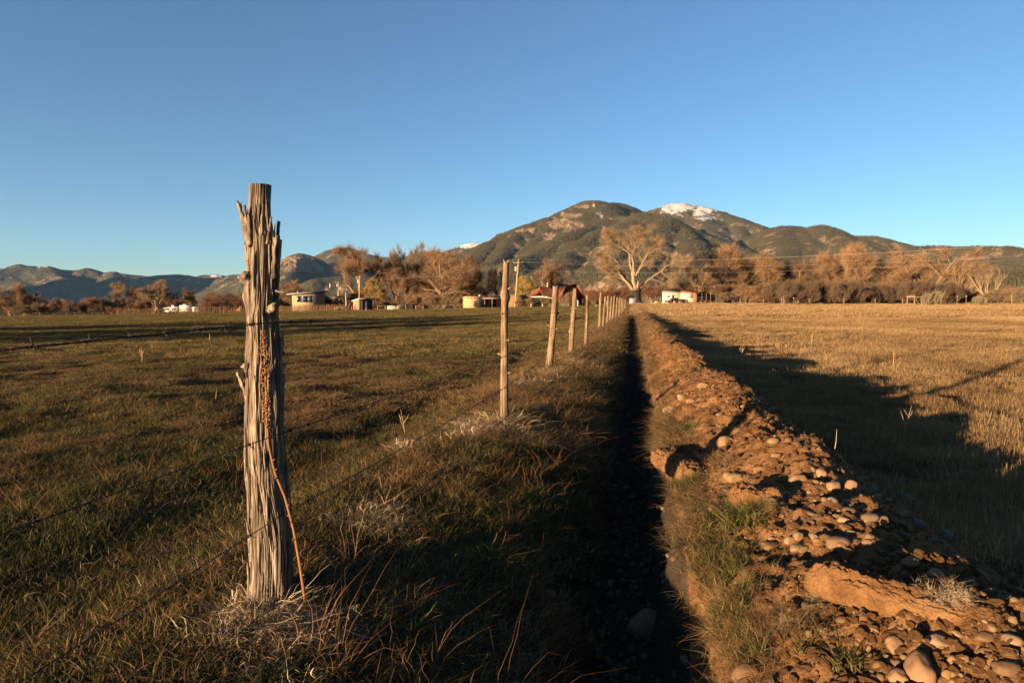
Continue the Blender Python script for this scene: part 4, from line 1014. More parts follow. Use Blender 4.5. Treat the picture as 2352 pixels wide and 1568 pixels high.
# green and dry growth on the left bank and on the earth bank
v_ = .9 + 9 * NR.rand(2600) ** 1.2; u_ = NR.uniform(-1.0, -.36, 2600); X, Y = xy(u_, v_); ok = patch(X, Y, 490, 1.3) + NR.uniform(-.3, .3, len(X)) > -.02; X, Y = X[ok], Y[ok]
scatter("grass", zpos(X, Y), GL, 4, "fresh green blades on the left bank of the ditch", NR.uniform(.3, .65, len(X)), NR.normal(-.05, .12, len(X)))
for col, cnt, sc0, sc1, lab in ((GL, 100, .45, .85, "taller green blades reaching up out of the shade beside the ditch"), (O_, 40, .5, .85, "rust coloured stalks reaching up out of the shade beside the ditch"), (L_, 70, .4, .8, "dry grass reaching up out of the shade beside the ditch")):
    v_ = 1.0 + 3.4 * NR.rand(cnt); u_ = NR.uniform(-1.0, -.36, cnt); X, Y = xy(u_, v_)
    scatter("grass", zpos(X, Y), col, 4, lab, NR.uniform(sc0, sc1, cnt), NR.normal(.1, .12, cnt))
gl, dl = [], []
for (px, py, n_, sx, sy) in ((1660, 1225, 46, 75, 55), (1640, 1290, 26, 45, 45), (1720, 1180, 30, 50, 30), (1590, 1110, 26, 35, 16), (1680, 1400, 40, 60, 70), (1740, 1500, 14, 60, 30), (1560, 1120, 14, 25, 12), (1575, 985, 22, 25, 14), (1700, 1320, 16, 40, 30), (1950, 1530, 6, 30, 20)):
    for k in range(n_):
        g = hit(px + R.gauss(0, sx * .55), py + R.gauss(0, sy * .55)); u, v = uv(g.x, g.y)
        if u > .2: gl.append((*g,))
for (px, py, n_, sx, sy) in ((1620, 1330, 46, 40, 70), (1580, 1060, 34, 60, 22), (1650, 1060, 20, 40, 14), (1560, 1010, 26, 50, 24), (1720, 1160, 26, 60, 22), (1760, 1440, 34, 90, 30), (1700, 1470, 20, 60, 40), (1540, 900, 30, 40, 30), (1600, 870, 30, 50, 30), (1560, 830, 34, 40, 30), (1500, 860, 30, 20, 50), (1530, 780, 40, 40, 30), (1500, 750, 40, 25, 20), (1600, 960, 10, 60, 20), (1830, 1440, 8, 50, 10)):
    for k in range(n_):
        g = hit(px + R.gauss(0, sx * .55), py + R.gauss(0, sy * .55)); u, v = uv(g.x, g.y)
        if u > .2: dl.append((*g, g.y))
gl = np.array(gl); dl = np.array(dl)
scatter("grass", gl, GL, 4, "lush green grass growing on the earth bank", NR.uniform(.3, .68, len(gl)), NR.normal(.05, .15, len(gl)))
scatter("grass", dl[:, :3], L_, 4, "dry grass tufts growing on the earth bank", NR.uniform(.2, .45, len(dl)) * (1 + .04 * dl[:, 3]), NR.normal(.08, .12, len(dl)), .35)
v_ = 14 + 80 * NR.rand(1500); u_ = NR.uniform(.22, 1.5, 1500); X, Y = xy(u_, v_); ok = patch(X, Y, 495, .5) + NR.uniform(-.3, .3, len(X)) > -.1; X, Y = X[ok], Y[ok]
scatter("grass", zpos(X, Y), L_, 4, "dry grass on the far stretch of the earth bank", NR.uniform(.5, 1.0, len(X)) * (1 + .012 * Y), NR.normal(.1, .12, len(X)))
# hair roots and straw on the sods
rt = []
for (px, py, n_, sx, sy) in ((1880, 1385, 40, 40, 14), (1990, 1375, 40, 120, 20), (2150, 1385, 40, 90, 16), (1680, 1120, 22, 60, 24), (1720, 1140, 18, 60, 12), (1560, 1085, 30, 70, 20), (1830, 1455, 16, 70, 12)):
    for k in range(n_):
        g = hit(px + R.gauss(0, sx * .5), py + R.gauss(0, sy * .5)); rt.append((g.x, g.y - .02, g.z + R.uniform(0, .05)))
rt = np.array(rt)
RT = proto_coll("root_tuft", [tuft("root_tuft", M['pale'], dict(n=40, rad=.05, h=(.012, .045), w=(.0006, .0015), lean=(.1, 1.1), curl=(0, .8), seed=110 + k, fall=1.4, segs=6)) for k in range(3)])
scatter("grass", rt, RT, 3, "hair roots and straw hanging from the turned sods", NR.uniform(.3, .75, len(rt)), NR.normal(-.1, .15, len(rt)), .7)

# stubble field on the right
for (y0, y1, cnt, sc) in ((1.2, 4, 2600, 1.0), (4, 9, 9000, 1.1), (9, 18, 14000, 1.45)):
    X, Y = wedge(cnt, y0, y1, .2, .98); u, v = uv(X, Y); ok = (u > 1.35 + .15 * NR.rand(len(X))) & (patch(X, Y, 500, .9) + NR.uniform(-.45, .45, len(X)) > -.18); X, Y = X[ok], Y[ok]
    scatter("stubble", zpos(X, Y), S_, 4, "golden straw stubble standing in the mown field", sc * NR.uniform(.45, 1.15, len(X)) * (1 + .35 * patch(X, Y, 504, .7)), np.clip(NR.normal(.10, .14, len(X)) + .4 * patch(X, Y, 501, .35) + .25 * patch(X, Y, 505, 1.6), -.35, .5))
X, Y = wedge(9500, 17, 48, .18, .95); u, v = uv(X, Y); ok = u > 1.4; X, Y = X[ok], Y[ok]
scatter("stubble", zpos(X, Y), S5, 3, "straw stubble in the middle of the mown field", NR.uniform(.7, 1.25, len(X)), np.clip(.12 + .5 * patch(X, Y, 502, .22) + NR.normal(0, .08, len(X)), -.3, .5))
X, Y = wedge(4200, 46, 125, .17, .95); u, v = uv(X, Y); ok = u > 1.4; X, Y = X[ok], Y[ok]
scatter("stubble", zpos(X, Y), S30, 3, "straw stubble at the far side of the mown field", NR.uniform(.7, 1.2, len(X)), np.clip(.12 + .2 * fbm(X * .03, Y * .15, 3, 503) + NR.normal(0, .06, len(X)), -.3, .5))
# rough grass along the far edge of the stubble
X, Y = wedge(2600, 92, 128, .18, .95); ok = fbm(X * .08, Y * .08, 3, 510) + NR.uniform(-.3, .3, len(X)) > -.1; X, Y = X[ok], Y[ok]
scatter("grass", zpos(X, Y), L_, 4, "rough tall grass along the far edge of the mown field", NR.uniform(2.0, 4.2, len(X)), NR.normal(.05, .12, len(X)))
# tall dry grass clumps and single weed stalks in the fields
X, Y = wedge(140, 4, 30, .25, .95); u, v = uv(X, Y); ok = u > 1.9; X, Y = X[ok], Y[ok]
scatter("grass", zpos(X, Y), O_, 4, "scattered taller stalks in the mown field", NR.uniform(.6, 1.1, len(X)), NR.normal(.2, .1, len(X)))
M['weed'] = plain("pale_weed_stalk", (.42, .29, .16), .8, .2, 40)
for (bx, by, tx, ty, fork, lab) in [(2073, 995, 2094, 931, 1, "forked pale weed stalk at the edge of the bank shadow"), (1702, 823, 1706, 792, 1, "branched pale weed stalk in the shadow behind the bank"),
        (2128, 1190, 2126, 1135, 0, "lone green stem at the shaded foot of the earth bank"), (326, 832, 324, 795, 1, "forked dry weed in the open pasture"), (480, 785, 481, 765, 0, "thin dry weed in the pasture, left of the nearest post"),
        (493, 925, 497, 893, 0, "short pale weed in the pasture close to the nearest post"), (931, 1005, 920, 940, 1, "orange weed stalk in the pasture between the two nearest posts"), (1915, 1040, 1922, 985, 0, "pale weed stalk at the crest of the bank shade"),
        (1655, 1215, 1664, 1140, 0, "upright straw stalk in the green grass on the bank"), (1860, 800, 1866, 765, 0, "thin weed stalk standing in the bright stubble"), (2050, 845, 2053, 800, 0, "thin weed stalk far out in the stubble")]:
    b = hit(bx, by); t = at(tx, ty, b.y)
    root = empty("weed_stalk", b, label=lab, cat="weed", group="single weed stalks in the fields")
    d = t - b; s = .0016 * max(1, b.y / 5); mb = MB()
    mb.tube([(0, 0, -.01), tuple(d * .5 + Vector((s * 3, 0, 0))), tuple(d)], [s, s * .8, s * .35], 5)
    if fork:
        for f, dx, dz in ((.3, -.22, .5), (.5, .3, .35), (.62, -.2, .25)):
            p = d * f; mb.tube([tuple(p), tuple(p + Vector((dx * d.z * .5, 0, dz * d.z * .6))), tuple(p + Vector((dx * d.z * .7, .01, dz * d.z)))], [s * .8, s * .6, s * .3], 4)
    mb.build("stem", M['weed'] if 'green' not in lab else M['green'], root)
# ------------------------------------------------------------------ trees
def bark_mat(name, c, var=.4): return plain(name, c, .9, var, 3.0)
def twig_mat(name, c):
    n = NT(name); f = n.attr("tone"); oi = n.n("ObjectInfo")
    n.color(n.mix(n.math('ADD', n.math('MULTIPLY', f, .7), n.math('MULTIPLY', oi.outputs["Random"], .3)), tuple(x * .55 for x in c), tuple(x * 1.35 for x in c)))
    return n.m
M['bark'] = bark_mat("grey_brown_bark", (.13, .088, .053)); M['barkpale'] = bark_mat("pale_cottonwood_bark", (.17, .12, .072)); M['bark_old'] = None
M['tw_orange'] = twig_mat("orange_brown_twigs", (.155, .090, .047)); M['tw_pale'] = twig_mat("pale_tan_twigs", (.17, .112, .062)); M['tw_red'] = twig_mat("red_brown_twigs", (.12, .058, .034))
M['tw_yellow'] = twig_mat("yellow_twigs", (.21, .13, .032)); M['tw_dark'] = twig_mat("dark_brown_twigs", (.075, .048, .03)); M['tw_grey'] = twig_mat("grey_tan_twigs", (.14, .094, .056))
def perp(d, r):
    v = r.normal(size=3); v -= d * (v @ d); return v / (np.linalg.norm(v) + 1e-9)
def bpoly(p, d, L, r, up, wand, n=5):
    pts = [p]; d = d / np.linalg.norm(d)
    for k in range(n):
        d = d + r.normal(0, wand, 3) + np.array([0, 0, up]); d /= np.linalg.norm(d); pts.append(pts[-1] + d * L / n)
    return np.array(pts)
def grow(init, r, nch, ratio, ang, up, wand, tmin=.3, rmin=.004):
    """init: [(pts, r0, r1)] -> list per level"""
    lev = [init]
    for L in range(len(nch)):
        new = []
        for pts, r0, r1 in lev[-1]:
            ln = np.linalg.norm(np.diff(pts, axis=0), axis=1).sum()
            for k in range(nch[L]):
                t = tmin + (1 - tmin) * (k + r.rand()) / nch[L]; f = t * (len(pts) - 1); i = min(int(f), len(pts) - 2)
                p = pts[i] + (pts[i + 1] - pts[i]) * (f - i); d = pts[i + 1] - pts[i]; d = d / np.linalg.norm(d)
                a = math.radians(r.uniform(*ang)); d2 = d * math.cos(a) + perp(d, r) * math.sin(a)
                rr = (r0 + (r1 - r0) * t)
                new.append((bpoly(p, d2, ln * ratio[L] * r.uniform(.6, 1.15) * (1.15 - .55 * t), r, up[L], wand), max(rmin, rr * .62), max(rmin * .6, rr * .2)))
        lev.append(new)
    return lev
def twigs(branches, r, n, L, w, spread, up=.1):
    P, D = [], []
    for pts, r0, r1 in branches:
        t = r.uniform(.1, 1, n) * (len(pts) - 1); i = np.minimum(t.astype(int), len(pts) - 2); f = (t - i)[:, None]
        P.append(pts[i] * (1 - f) + pts[i + 1] * f); d = pts[i + 1] - pts[i]; D.append(d / (np.linalg.norm(d, axis=1)[:, None] + 1e-9))
    P = np.vstack(P); D = np.vstack(D); m = len(P)
    D = D + r.normal(0, spread, (m, 3)) + [0, 0, up]; D /= np.linalg.norm(D, axis=1)[:, None]
    ln = (L * r.uniform(.45, 1.2, m))[:, None]
    S = np.cross(D, r.normal(size=(m, 3))); S /= np.linalg.norm(S, axis=1)[:, None] + 1e-9
    ww = w * r.uniform(.6, 1.3, m)[:, None] / 2
    bendv = r.normal(0, .16, (m, 3)) * ln
    V = np.stack([P - S * ww, P + S * ww, P + D * ln * .55 + bendv + S * ww * .7, P + D * ln * .55 + bendv - S * ww * .7, P + D * ln + bendv * .4], 1)
    i = np.arange(m * 5).reshape(m, 5)
    return V.reshape(-1, 3), i[:, [0, 1, 2, 3]], i[:, [3, 2, 4]], np.repeat(r.rand(m), 5)
def tree_meshes(name, init, seed, nch, ratio, ang, up, wand, tw, bark, twm, tmin=.3, tl=2):
    r = np.random.RandomState(seed)
    lev = grow(init, r, nch, ratio, ang, up, wand, tmin)
    mb = MB()
    for L, br in enumerate(lev):
        for pts, r0, r1 in br: mb.tube(pts, np.linspace(r0, r1, len(pts)), (8, 6, 4, 3, 3)[min(L, 4)], cap=False)
    trunk = mb.mesh("trunk", bark, True)
    Vs, Qs, Ts, to, k = [], [], [], [], 0
    for br in lev[-tl:]:
        V, Q, T, tn = twigs(br, r, *tw); Vs.append(V); Qs.append(Q + k); Ts.append(T + k); to.append(tn); k += len(V)
    crown = mesh_np("crown", np.vstack(Vs), [np.vstack(Qs), np.vstack(Ts)], twm, False, {"tone": np.concatenate(to)})
    V = np.vstack(Vs); return trunk, crown, (np.percentile(V[:, 2], 99.5), np.percentile(V[:, 0], 99) - np.percentile(V[:, 0], 1), np.mean([np.percentile(V[:, 0], 99), np.percentile(V[:, 0], 1)]))
def trunk_init(r, h, r0, nl, lean=0, fork=.25, limb=.75, la=(18, 48)):
    base = np.array([0, 0, -.3]); d = np.array([lean, 0, 1.0])
    tr = bpoly(base, d, h * fork + .3, r, .02, .06)
    out = [(tr, r0, r0 * .8)]
    for k in range(nl):
        az = 6.283 * (k + r.rand() * .6) / nl; a = math.radians(r.uniform(*la))
        dd = np.array([math.cos(az) * math.sin(a) + lean * .5, math.sin(az) * math.sin(a), math.cos(a)])
        out.append((bpoly(tr[-1 - (k % 2)], dd, h * limb * r.uniform(.75, 1.05), r, .05, .12, 6), r0 * .55, r0 * .12))
    return out
def stems_init(r, h, n, spread, r0):
    out = []
    for k in range(n):
        az = r.uniform(0, 6.283); a = abs(r.normal(0, spread)); p = np.array([r.normal(0, .10 * h), r.normal(0, .10 * h), -.1])
        out.append((bpoly(p, np.array([math.cos(az) * math.sin(a), math.sin(az) * math.sin(a), math.cos(a)]), h * r.uniform(.5, .85), r, .04, .12), r0, r0 * .3))
    return out
TP = {}
def proto(key, *a, **k): TP[key] = tree_meshes(key, *a, **k)
for k in range(3):
    rr = np.random.RandomState(900 + k)
    proto(("round", k), trunk_init(rr, 10, .34, 6, 0, .16, .62, (15, 60)), 910 + k, (6, 5, 4), (.55, .55, .6), (20, 55), (.03, .05, .08), .14, (13, 1.25, .022, .6, .10), M['bark'], M['tw_orange'], .15)
for k in range(2):
    rr = np.random.RandomState(930 + k)
    proto(("tall", k), trunk_init(rr, 12, .30, 4, .05, .3, .62, (10, 32)), 935 + k, (6, 5, 4), (.45, .5, .6), (20, 50), (.04, .06, .08), .15, (16, 1.1, .020, .55, .15), M['bark'], M['tw_grey'], .2)
    proto(("pale", k), trunk_init(rr, 9, .36, 5, .22, .22, .62, (20, 55)), 945 + k, (6, 5, 4), (.5, .55, .6), (20, 55), (.03, .04, .06), .16, (18, 1.0, .020, .55, .15), M['barkpale'], M['tw_pale'])
    proto(("dead", k), trunk_init(rr, 7, .26, 7, 0, .12, .8, (20, 65)), 955 + k, (6, 5), (.42, .45), (15, 40), (.06, .08), .1, (7, .8, .022, .3, .1), M['barkpale'], M['tw_pale'])
    proto(("bush", k), stems_init(rr, 4, 16, .5, .03), 965 + k, (6, 4), (.45, .55), (15, 45), (.08, .08), .12, (18, .8, .018, .5, .35), M['bark'], M['tw_red'])
    proto(("brush", k), stems_init(rr, 4, 22, .45, .028), 975 + k, (6, 4), (.45, .5), (12, 40), (.1, .1), .1, (18, .85, .018, .45, .45), M['bark'], M['tw_dark'])
rr = np.random.RandomState(985); proto(("yellow", 0), trunk_init(rr, 6, .14, 8, 0, .12, .7, (15, 70)), 986, (6, 5, 3), (.5, .55, .55), (20, 60), (.06, .08, .1), .14, (11, .55, .022, .5, .1), M['bark'], M['tw_yellow'])
def plant(name, key, px, ytop, width, Yd, label, cat, group, twm=None, rz=None, ybase=None):
    trunk, crown, (hh, ww, xm) = TP[key]
    b = at(px, 700, Yd); zb_ = h1(b.x, Yd) - .1
    if ybase: zb_ = at(px, ybase, Yd).z
    if key[0] == 'round': width *= 1.3
    ht = at(px, ytop, Yd).z - zb_; sx = width * Yd / F / ww; sz = ht / hh
    root = empty(name, (b.x - xm * sx * .5, Yd, zb_), label=label, cat=cat, group=group)
    rz = R.uniform(-.5, .5) if rz is None else rz
    t = link("trunk", trunk, root, rot=(0, 0, rz), scale=(sx, sx, sz)); c = link("crown", crown, root, rot=(0, 0, rz), scale=(sx, sx, sz))
    if twm:
        c.material_slots[0].link = 'OBJECT'; c.material_slots[0].material = M[twm]
    return root
TG, BG = "bare winter trees beyond the fields", "bare shrubs beyond the fields"
for a in [
    ("tree", ("round", 0), 22, 650, 64, 165, "rusty brown bare tree farthest to the left beyond the pasture", "tree", TG, 'tw_orange'),
    ("tree", ("tall", 0), 58, 668, 34, 168, "thin dark bare tree just right of the farthest left tree", "tree", TG, 'tw_dark'),
    ("tree", ("pale", 0), 283, 649, 66, 182, "pale leaning cottonwood, left one of the pair behind the stick fence", "tree", TG, 'tw_pale'),
    ("tree", ("pale", 1), 353, 643, 64, 178, "pale leaning cottonwood, right one of the pair beside the white trailer", "tree", TG, 'tw_pale'),
    ("tree", ("tall", 1), 398, 668, 22, 190, "small thin bare tree behind the white trailer's left end", "tree", TG, 'tw_red'),
    ("tree", ("tall", 0), 424, 662, 30, 190, "slim brown bare tree rising behind the middle of the white trailer", "tree", TG, 'tw_orange'),
    ("tree", ("round", 1), 444, 670, 36, 188, "bushy brown bare tree behind the white truck cab", "tree", TG, 'tw_orange'),
    ("tree", ("round", 2), 512, 671, 62, 186, "round red brown bare tree between the white truck and the little hut", "tree", TG, 'tw_red'),
    ("tree", ("round", 0), 672, 644, 70, 196, "orange brown bare tree behind the shed-roofed house", "tree", TG, 'tw_orange'),
    ("tree", ("pale", 0), 824, 562, 126, 176, "tall spreading willow with bare limbs behind the white pole", "tree", TG, 'tw_orange'),
    ("tree", ("yellow", 0), 862, 639, 62, 162, "round yellow bush in front of the tall spreading willow", "tree", TG, 'tw_yellow'),
    ("tree", ("tall", 1), 932, 561, 66, 190, "tall thin tree with a pale forked top, left of the broad brown tree", "tree", TG, 'tw_grey'),
    ("tree", ("tall", 0), 972, 560, 60, 192, "tall thin tree with the highest twigs, next to the broad brown tree", "tree", TG, 'tw_grey'),
    ("tree", ("round", 1), 925, 600, 92, 182, "orange brown tree behind the white gate", "tree", TG, 'tw_orange'),
    ("tree", ("round", 2), 1018, 575, 118, 180, "broad dense brown tree left of the straight second fence post", "tree", TG, 'tw_orange'),
    ("tree", ("round", 0), 1085, 603, 80, 186, "brown bare tree behind the long adobe house", "tree", TG, 'tw_orange'),
    ("tree", ("tall", 1), 1136, 612, 46, 190, "dark bare tree just left of the second fence post's top", "tree", TG, 'tw_dark'),
    ("tree", ("yellow", 0), 1212, 634, 70, 172, "yellow green bush behind the leaning utility pole", "tree", TG, 'tw_yellow'),
    ("tree", ("tall", 0), 1254, 596, 56, 184, "tall bare tree behind the red roofed house, left of the old cottonwood", "tree", TG, 'tw_orange'),
    ("tree", ("round", 1), 1285, 622, 50, 186, "dark bare tree close behind the red roof", "tree", TG, 'tw_dark'),
    ("tree", ("round", 0), 1672, 559, 132, 152, "large round rusty tree above the cream house's right side", "tree", TG, 'tw_orange'),
    ("tree", ("tall", 1), 1608, 606, 60, 140, "pale dead branched tree between the old cottonwood and the large rusty one", "tree", TG, 'tw_pale'),
    ("tree", ("round", 2), 1600, 640, 84, 146, "low spreading orange tree behind the cream house", "tree", TG, 'tw_orange'),
    ("tree", ("round", 1), 1770, 588, 92, 150, "orange brown tree right of the large round rusty one", "tree", TG, 'tw_orange'),
    ("tree", ("round", 2), 1835, 600, 70, 152, "dark brown tree in the middle of the right hand grove", "tree", TG, 'tw_dark'),
    ("tree", ("round", 0), 1895, 576, 86, 148, "brown tree just left of the tallest on the right grove's crest", "tree", TG, 'tw_orange'),
    ("tree", ("round", 1), 1988, 562, 124, 144, "big rusty tree with a rounded crown in the middle of the right grove", "tree", TG, 'tw_orange'),
    ("tree", ("round", 2), 2122, 571, 116, 138, "big spreading rusty tree right behind the timber frame", "tree", TG, 'tw_orange'),
    ("tree", ("dead", 0), 2206, 606, 74, 132, "pale spiky bare tree, left of the two at the end of the right grove", "tree", TG, 'tw_pale'),
    ("tree", ("dead", 1), 2262, 608, 84, 130, "pale spiky bare tree, right of the two at the end of the right grove", "tree", TG, 'tw_pale'),
    ("shrub", ("bush", 0), 112, 694, 40, 158, "small brown shrub left of the post and rail fence's middle", "shrub", BG, 'tw_orange'),
    ("shrub", ("bush", 1), 176, 694, 34, 160, "dark little shrub in the far left wire fence line", "shrub", BG, 'tw_dark'),
    ("shrub", ("tall", 1), 194, 694, 22, 162, "small upright brown tree in the far left wire fence line", "shrub", BG, 'tw_orange'),
    ("shrub", ("bush", 0), 228, 697, 44, 162, "brown shrub left of the end of the stick fence", "shrub", BG, 'tw_dark'),
    ("shrub", ("bush", 1), 262, 704, 40, 160, "reddish shrub at the end of the stick fence", "shrub", BG, 'tw_red'),
    ("shrub", ("bush", 0), 315, 694, 44, 172, "rust red shrub between the two pale cottonwoods", "shrub", BG, 'tw_red'),
    ("shrub", ("bush", 1), 398, 684, 40, 186, "red shrub behind the left part of the white trailer", "shrub", BG, 'tw_red'),
    ("shrub", ("bush", 0), 478, 694, 40, 180, "red shrub beside the white truck", "shrub", BG, 'tw_red'),
    ("shrub", ("bush", 1), 566, 684, 60, 182, "red shrub behind the nearest post and the little hut", "shrub", BG, 'tw_red'),
    ("shrub", ("bush", 0), 60, 700, 70, 156, "low grey brushwood below the farthest left tree", "shrub", BG, 'tw_grey'),
    ("shrub", ("bush", 1), 752, 682, 46, 172, "brown shrub right of the shed-roofed house", "shrub", BG, 'tw_red'),
    ("shrub", ("bush", 0), 880, 684, 44, 164, "brown shrub behind the small orange shed", "shrub", BG, 'tw_orange'),
    ("shrub", ("brush", 0), 880, 690, 60, 158, "dark shrub between the small shed and the white gate", "shrub", BG, 'tw_dark'),
    ("shrub", ("bush", 1), 952, 676, 64, 160, "brown shrub behind the white gate's right end", "shrub", BG, 'tw_orange'),
    ("shrub", ("bush", 0), 1010, 670, 70, 158, "tangled tan shrub at the edge of the pasture, right of the gate", "shrub", BG, 'tw_grey'),
    ("shrub", ("bush", 1), 1050, 680, 44, 156, "tan shrub beside the yellow adobe wall", "shrub", BG, 'tw_grey'),
    ("shrub", ("bush", 0), 1095, 692, 16, 141, "small dark shrub against the yellow adobe wall", "shrub", BG, 'tw_dark'),
    ("shrub", ("bush", 1), 1144, 676, 50, 170, "brown shrub over the porch of the adobe house", "shrub", BG, 'tw_orange'),
    ("shrub", ("bush", 0), 1205, 684, 46, 139, "thin tan shrub in front of the brown adobe house", "shrub", BG, 'tw_grey'),
    ("shrub", ("bush", 1), 1252, 684, 46, 140, "tan shrub in front of the cream wall under the red roof", "shrub", BG, 'tw_grey'),
    ("shrub", ("bush", 0), 1300, 672, 40, 140, "brown shrub at the red roofed house's corner", "shrub", BG, 'tw_orange'),
    ("shrub", ("bush", 1), 1372, 662, 66, 152, "red brown shrub right of the red gable", "shrub", BG, 'tw_red'),
    ("shrub", ("bush", 0), 1420, 656, 70, 150, "red brown shrub left of the old cottonwood's trunk", "shrub", BG, 'tw_red'),
    ("shrub", ("bush", 1), 1498, 652, 60, 150, "round red shrub right of the old cottonwood's trunk", "shrub", BG, 'tw_red'),
    ("shrub", ("bush", 0), 1648, 672, 60, 140, "tan brushwood right of the cream house", "shrub", BG, 'tw_grey'),
    ("shrub", ("bush", 1), 1720, 652, 80, 140, "orange shrub under the large round rusty tree", "shrub", BG, 'tw_orange'),
    ("shrub", ("bush", 0), 2310, 660, 90, 126, "tan brushwood at the far right end of the grove", "shrub", BG, 'tw_grey'),
    ("shrub", ("bush", 1), 2352, 668, 60, 120, "tan brushwood at the right edge of the view", "shrub", BG, 'tw_grey')]:
    plant(*a)
for a in [("tree", ("round", 2), 1725, 600, 90, 158, "brown tree half hidden behind the large round rusty one", "tree", TG, 'tw_orange'), ("tree", ("round", 1), 1560, 640, 60, 156, "low brown tree between the old cottonwood and the cream house", "tree", TG, 'tw_grey'),
    ("tree", ("round", 0), 1930, 590, 80, 156, "brown tree behind the gap in the middle of the right grove", "tree", TG, 'tw_grey'), ("tree", ("round", 1), 2055, 592, 76, 152, "tan tree left of the big spreading rusty one by the timber frame", "tree", TG, 'tw_grey'),
    ("tree", ("round", 2), 1800, 604, 84, 162, "red brown tree deep in the left part of the right grove", "tree", TG, 'tw_red'), ("tree", ("round", 0), 1868, 606, 80, 160, "red brown tree behind the dark one in the right grove", "tree", TG, 'tw_red'),
    ("tree", ("round", 1), 2085, 610, 80, 158, "low red brown tree behind the timber frame", "tree", TG, 'tw_red'), ("tree", ("round", 0), 975, 590, 90, 198, "brown tree filling the gap behind the two tall thin trees", "tree", TG, 'tw_orange'), ("tree", ("round", 2), 1050, 592, 80, 200, "tan tree behind the broad dense brown one", "tree", TG, 'tw_grey')]:
    plant(*a)
# dark understory of the right grove: one tangled mass
bp = []
for k in range(95):
    px = R.uniform(1770, 2210); Yd = R.uniform(118, 138); b = at(px, 700, Yd); bp.append((b.x, Yd, h1(b.x, Yd) - .2))
bp = np.array(bp)
BR = proto_coll("brush", [])
for k in (0, 1):
    t_, c_, _ = TP[("brush", k)]; c2 = c_.copy(); o = bpy.data.objects.new("brush_%d" % k, c2); BR.objects.link(o)
scatter("thicket", bp, BR, 2, "dark tangled willow thicket under the right hand trees", NR.uniform(.75, 1.15, len(bp)))
bp = []
for k in range(150):
    px = R.uniform(-60, 2420); Yd = R.uniform(196, 240); b = at(px, 700, Yd); bp.append((b.x, Yd, h1(b.x, Yd) - .2))
BR2 = proto_coll("far_brush", [])
for k in (0, 1):
    c2 = TP[("bush", k)][1].copy(); c2.materials[0] = M['tw_red' if k else 'tw_grey']; BR2.objects.link(bpy.data.objects.new("far_brush_%d" % k, c2))
scatter("brushwood", np.array(bp), BR2, 2, "low brushwood filling the gaps behind the houses and trees", NR.uniform(.9, 1.6, len(bp)))

# the old cottonwood
YB = 131.0
n = NT("old_cottonwood_bark"); pz = n.n("SeparateXYZ", {0: n.coord()}); v = n.coord(scale=(3, 3, .8))
char = n.n("MapRange", {"Value": n.math('ADD', pz.outputs[2], n.math('MULTIPLY', n.noise(n.coord(), 1.2, 4), .5)), "From Min": 2.9, "From Max": 3.2}).outputs[0]
n.color(n.mix(char, (.018, .014, .012), n.mix(n.noise(v, 1.5, 5), (.11, .075, .042), (.23, .165, .10)))); n.bump(n.noise(v, 3, 5), .8, .06); M['bark_old'] = n.m
def bz(zx, zy): return 1319.2 + zx * .15624, 490 + zy * .15624
tb = at(*bz(945, 1345), YB); gz = h1(tb.x, YB); old = empty("old_cottonwood", (tb.x, YB, gz), label="huge old cottonwood with fire blackened trunk and pale wide spreading limbs", cat="tree", group=TG)
def limb(pts, seed):
    r = np.random.RandomState(seed); P = []; dy = 0
    for i, (zx, zy, _) in enumerate(pts):
        p = at(*bz(zx, zy), YB); dy += r.uniform(-.8, .8) * (i > 0); P.append((p.x - tb.x, dy, p.z - gz))
    P = np.array(P); t = np.linspace(0, len(P) - 1, 3 * len(P)); rs = np.array([a[2] for a in pts]) * .0115
    Pi = np.stack([np.interp(t, range(len(P)), P[:, k]) for k in range(3)], -1)
    for _ in range(2): Pi[1:-1] = .25 * Pi[:-2] + .5 * Pi[1:-1] + .25 * Pi[2:]
    Pi[1:-1] += r.normal(0, .05, Pi[1:-1].shape)
    return Pi, np.interp(t, range(len(P)), rs)
limbs = [[(890, 1160, 40), (790, 970, 27), (700, 840, 19), (590, 750, 13), (490, 700, 8), (400, 740, 4)], [(880, 1150, 36), (760, 1000, 23), (660, 890, 16), (520, 810, 11), (430, 790, 5)],
         [(770, 1010, 12), (690, 960, 9), (590, 940, 6), (530, 1000, 3)], [(890, 1150, 40), (872, 900, 30), (832, 750, 19), (820, 600, 14), (800, 480, 9), (700, 360, 5), (560, 320, 3)],
         [(882, 920, 22), (876, 760, 16), (850, 600, 13), (900, 500, 9), (980, 400, 6), (1060, 230, 3)], [(900, 920, 20), (960, 800, 14), (1020, 720, 11), (1050, 620, 9), (1130, 555, 6), (1270, 520, 3)],
         [(925, 880, 12), (1010, 760, 8), (1140, 665, 4)], [(940, 1150, 38), (1010, 1040, 25), (1090, 1000, 19), (1180, 920, 15), (1290, 865, 11), (1420, 820, 8), (1580, 785, 4)],
         [(1285, 870, 9), (1335, 775, 7), (1470, 735, 4), (1620, 690, 2)], [(935, 1150, 26), (928, 1080, 22), (922, 1000, 12)], [(850, 620, 10), (760, 560, 7), (640, 460, 5), (420, 380, 3)],
         [(1045, 640, 8), (1080, 560, 6), (1180, 470, 5), (1300, 370, 3)], [(700, 840, 9), (620, 700, 7), (500, 620, 5), (380, 600, 3)], [(820, 600, 9), (720, 520, 6), (560, 430, 4), (480, 280, 2)], [(900, 500, 7), (960, 380, 5), (900, 250, 3)]]
mb = MB()
tp, tr_ = limb([(955, 1360, 98), (935, 1310, 74), (915, 1240, 64), (905, 1180, 64), (903, 1135, 56)], 1)
mb.tube(tp, tr_, 14); mb.build("trunk", M['bark_old'], old, smooth=True)
ini = []
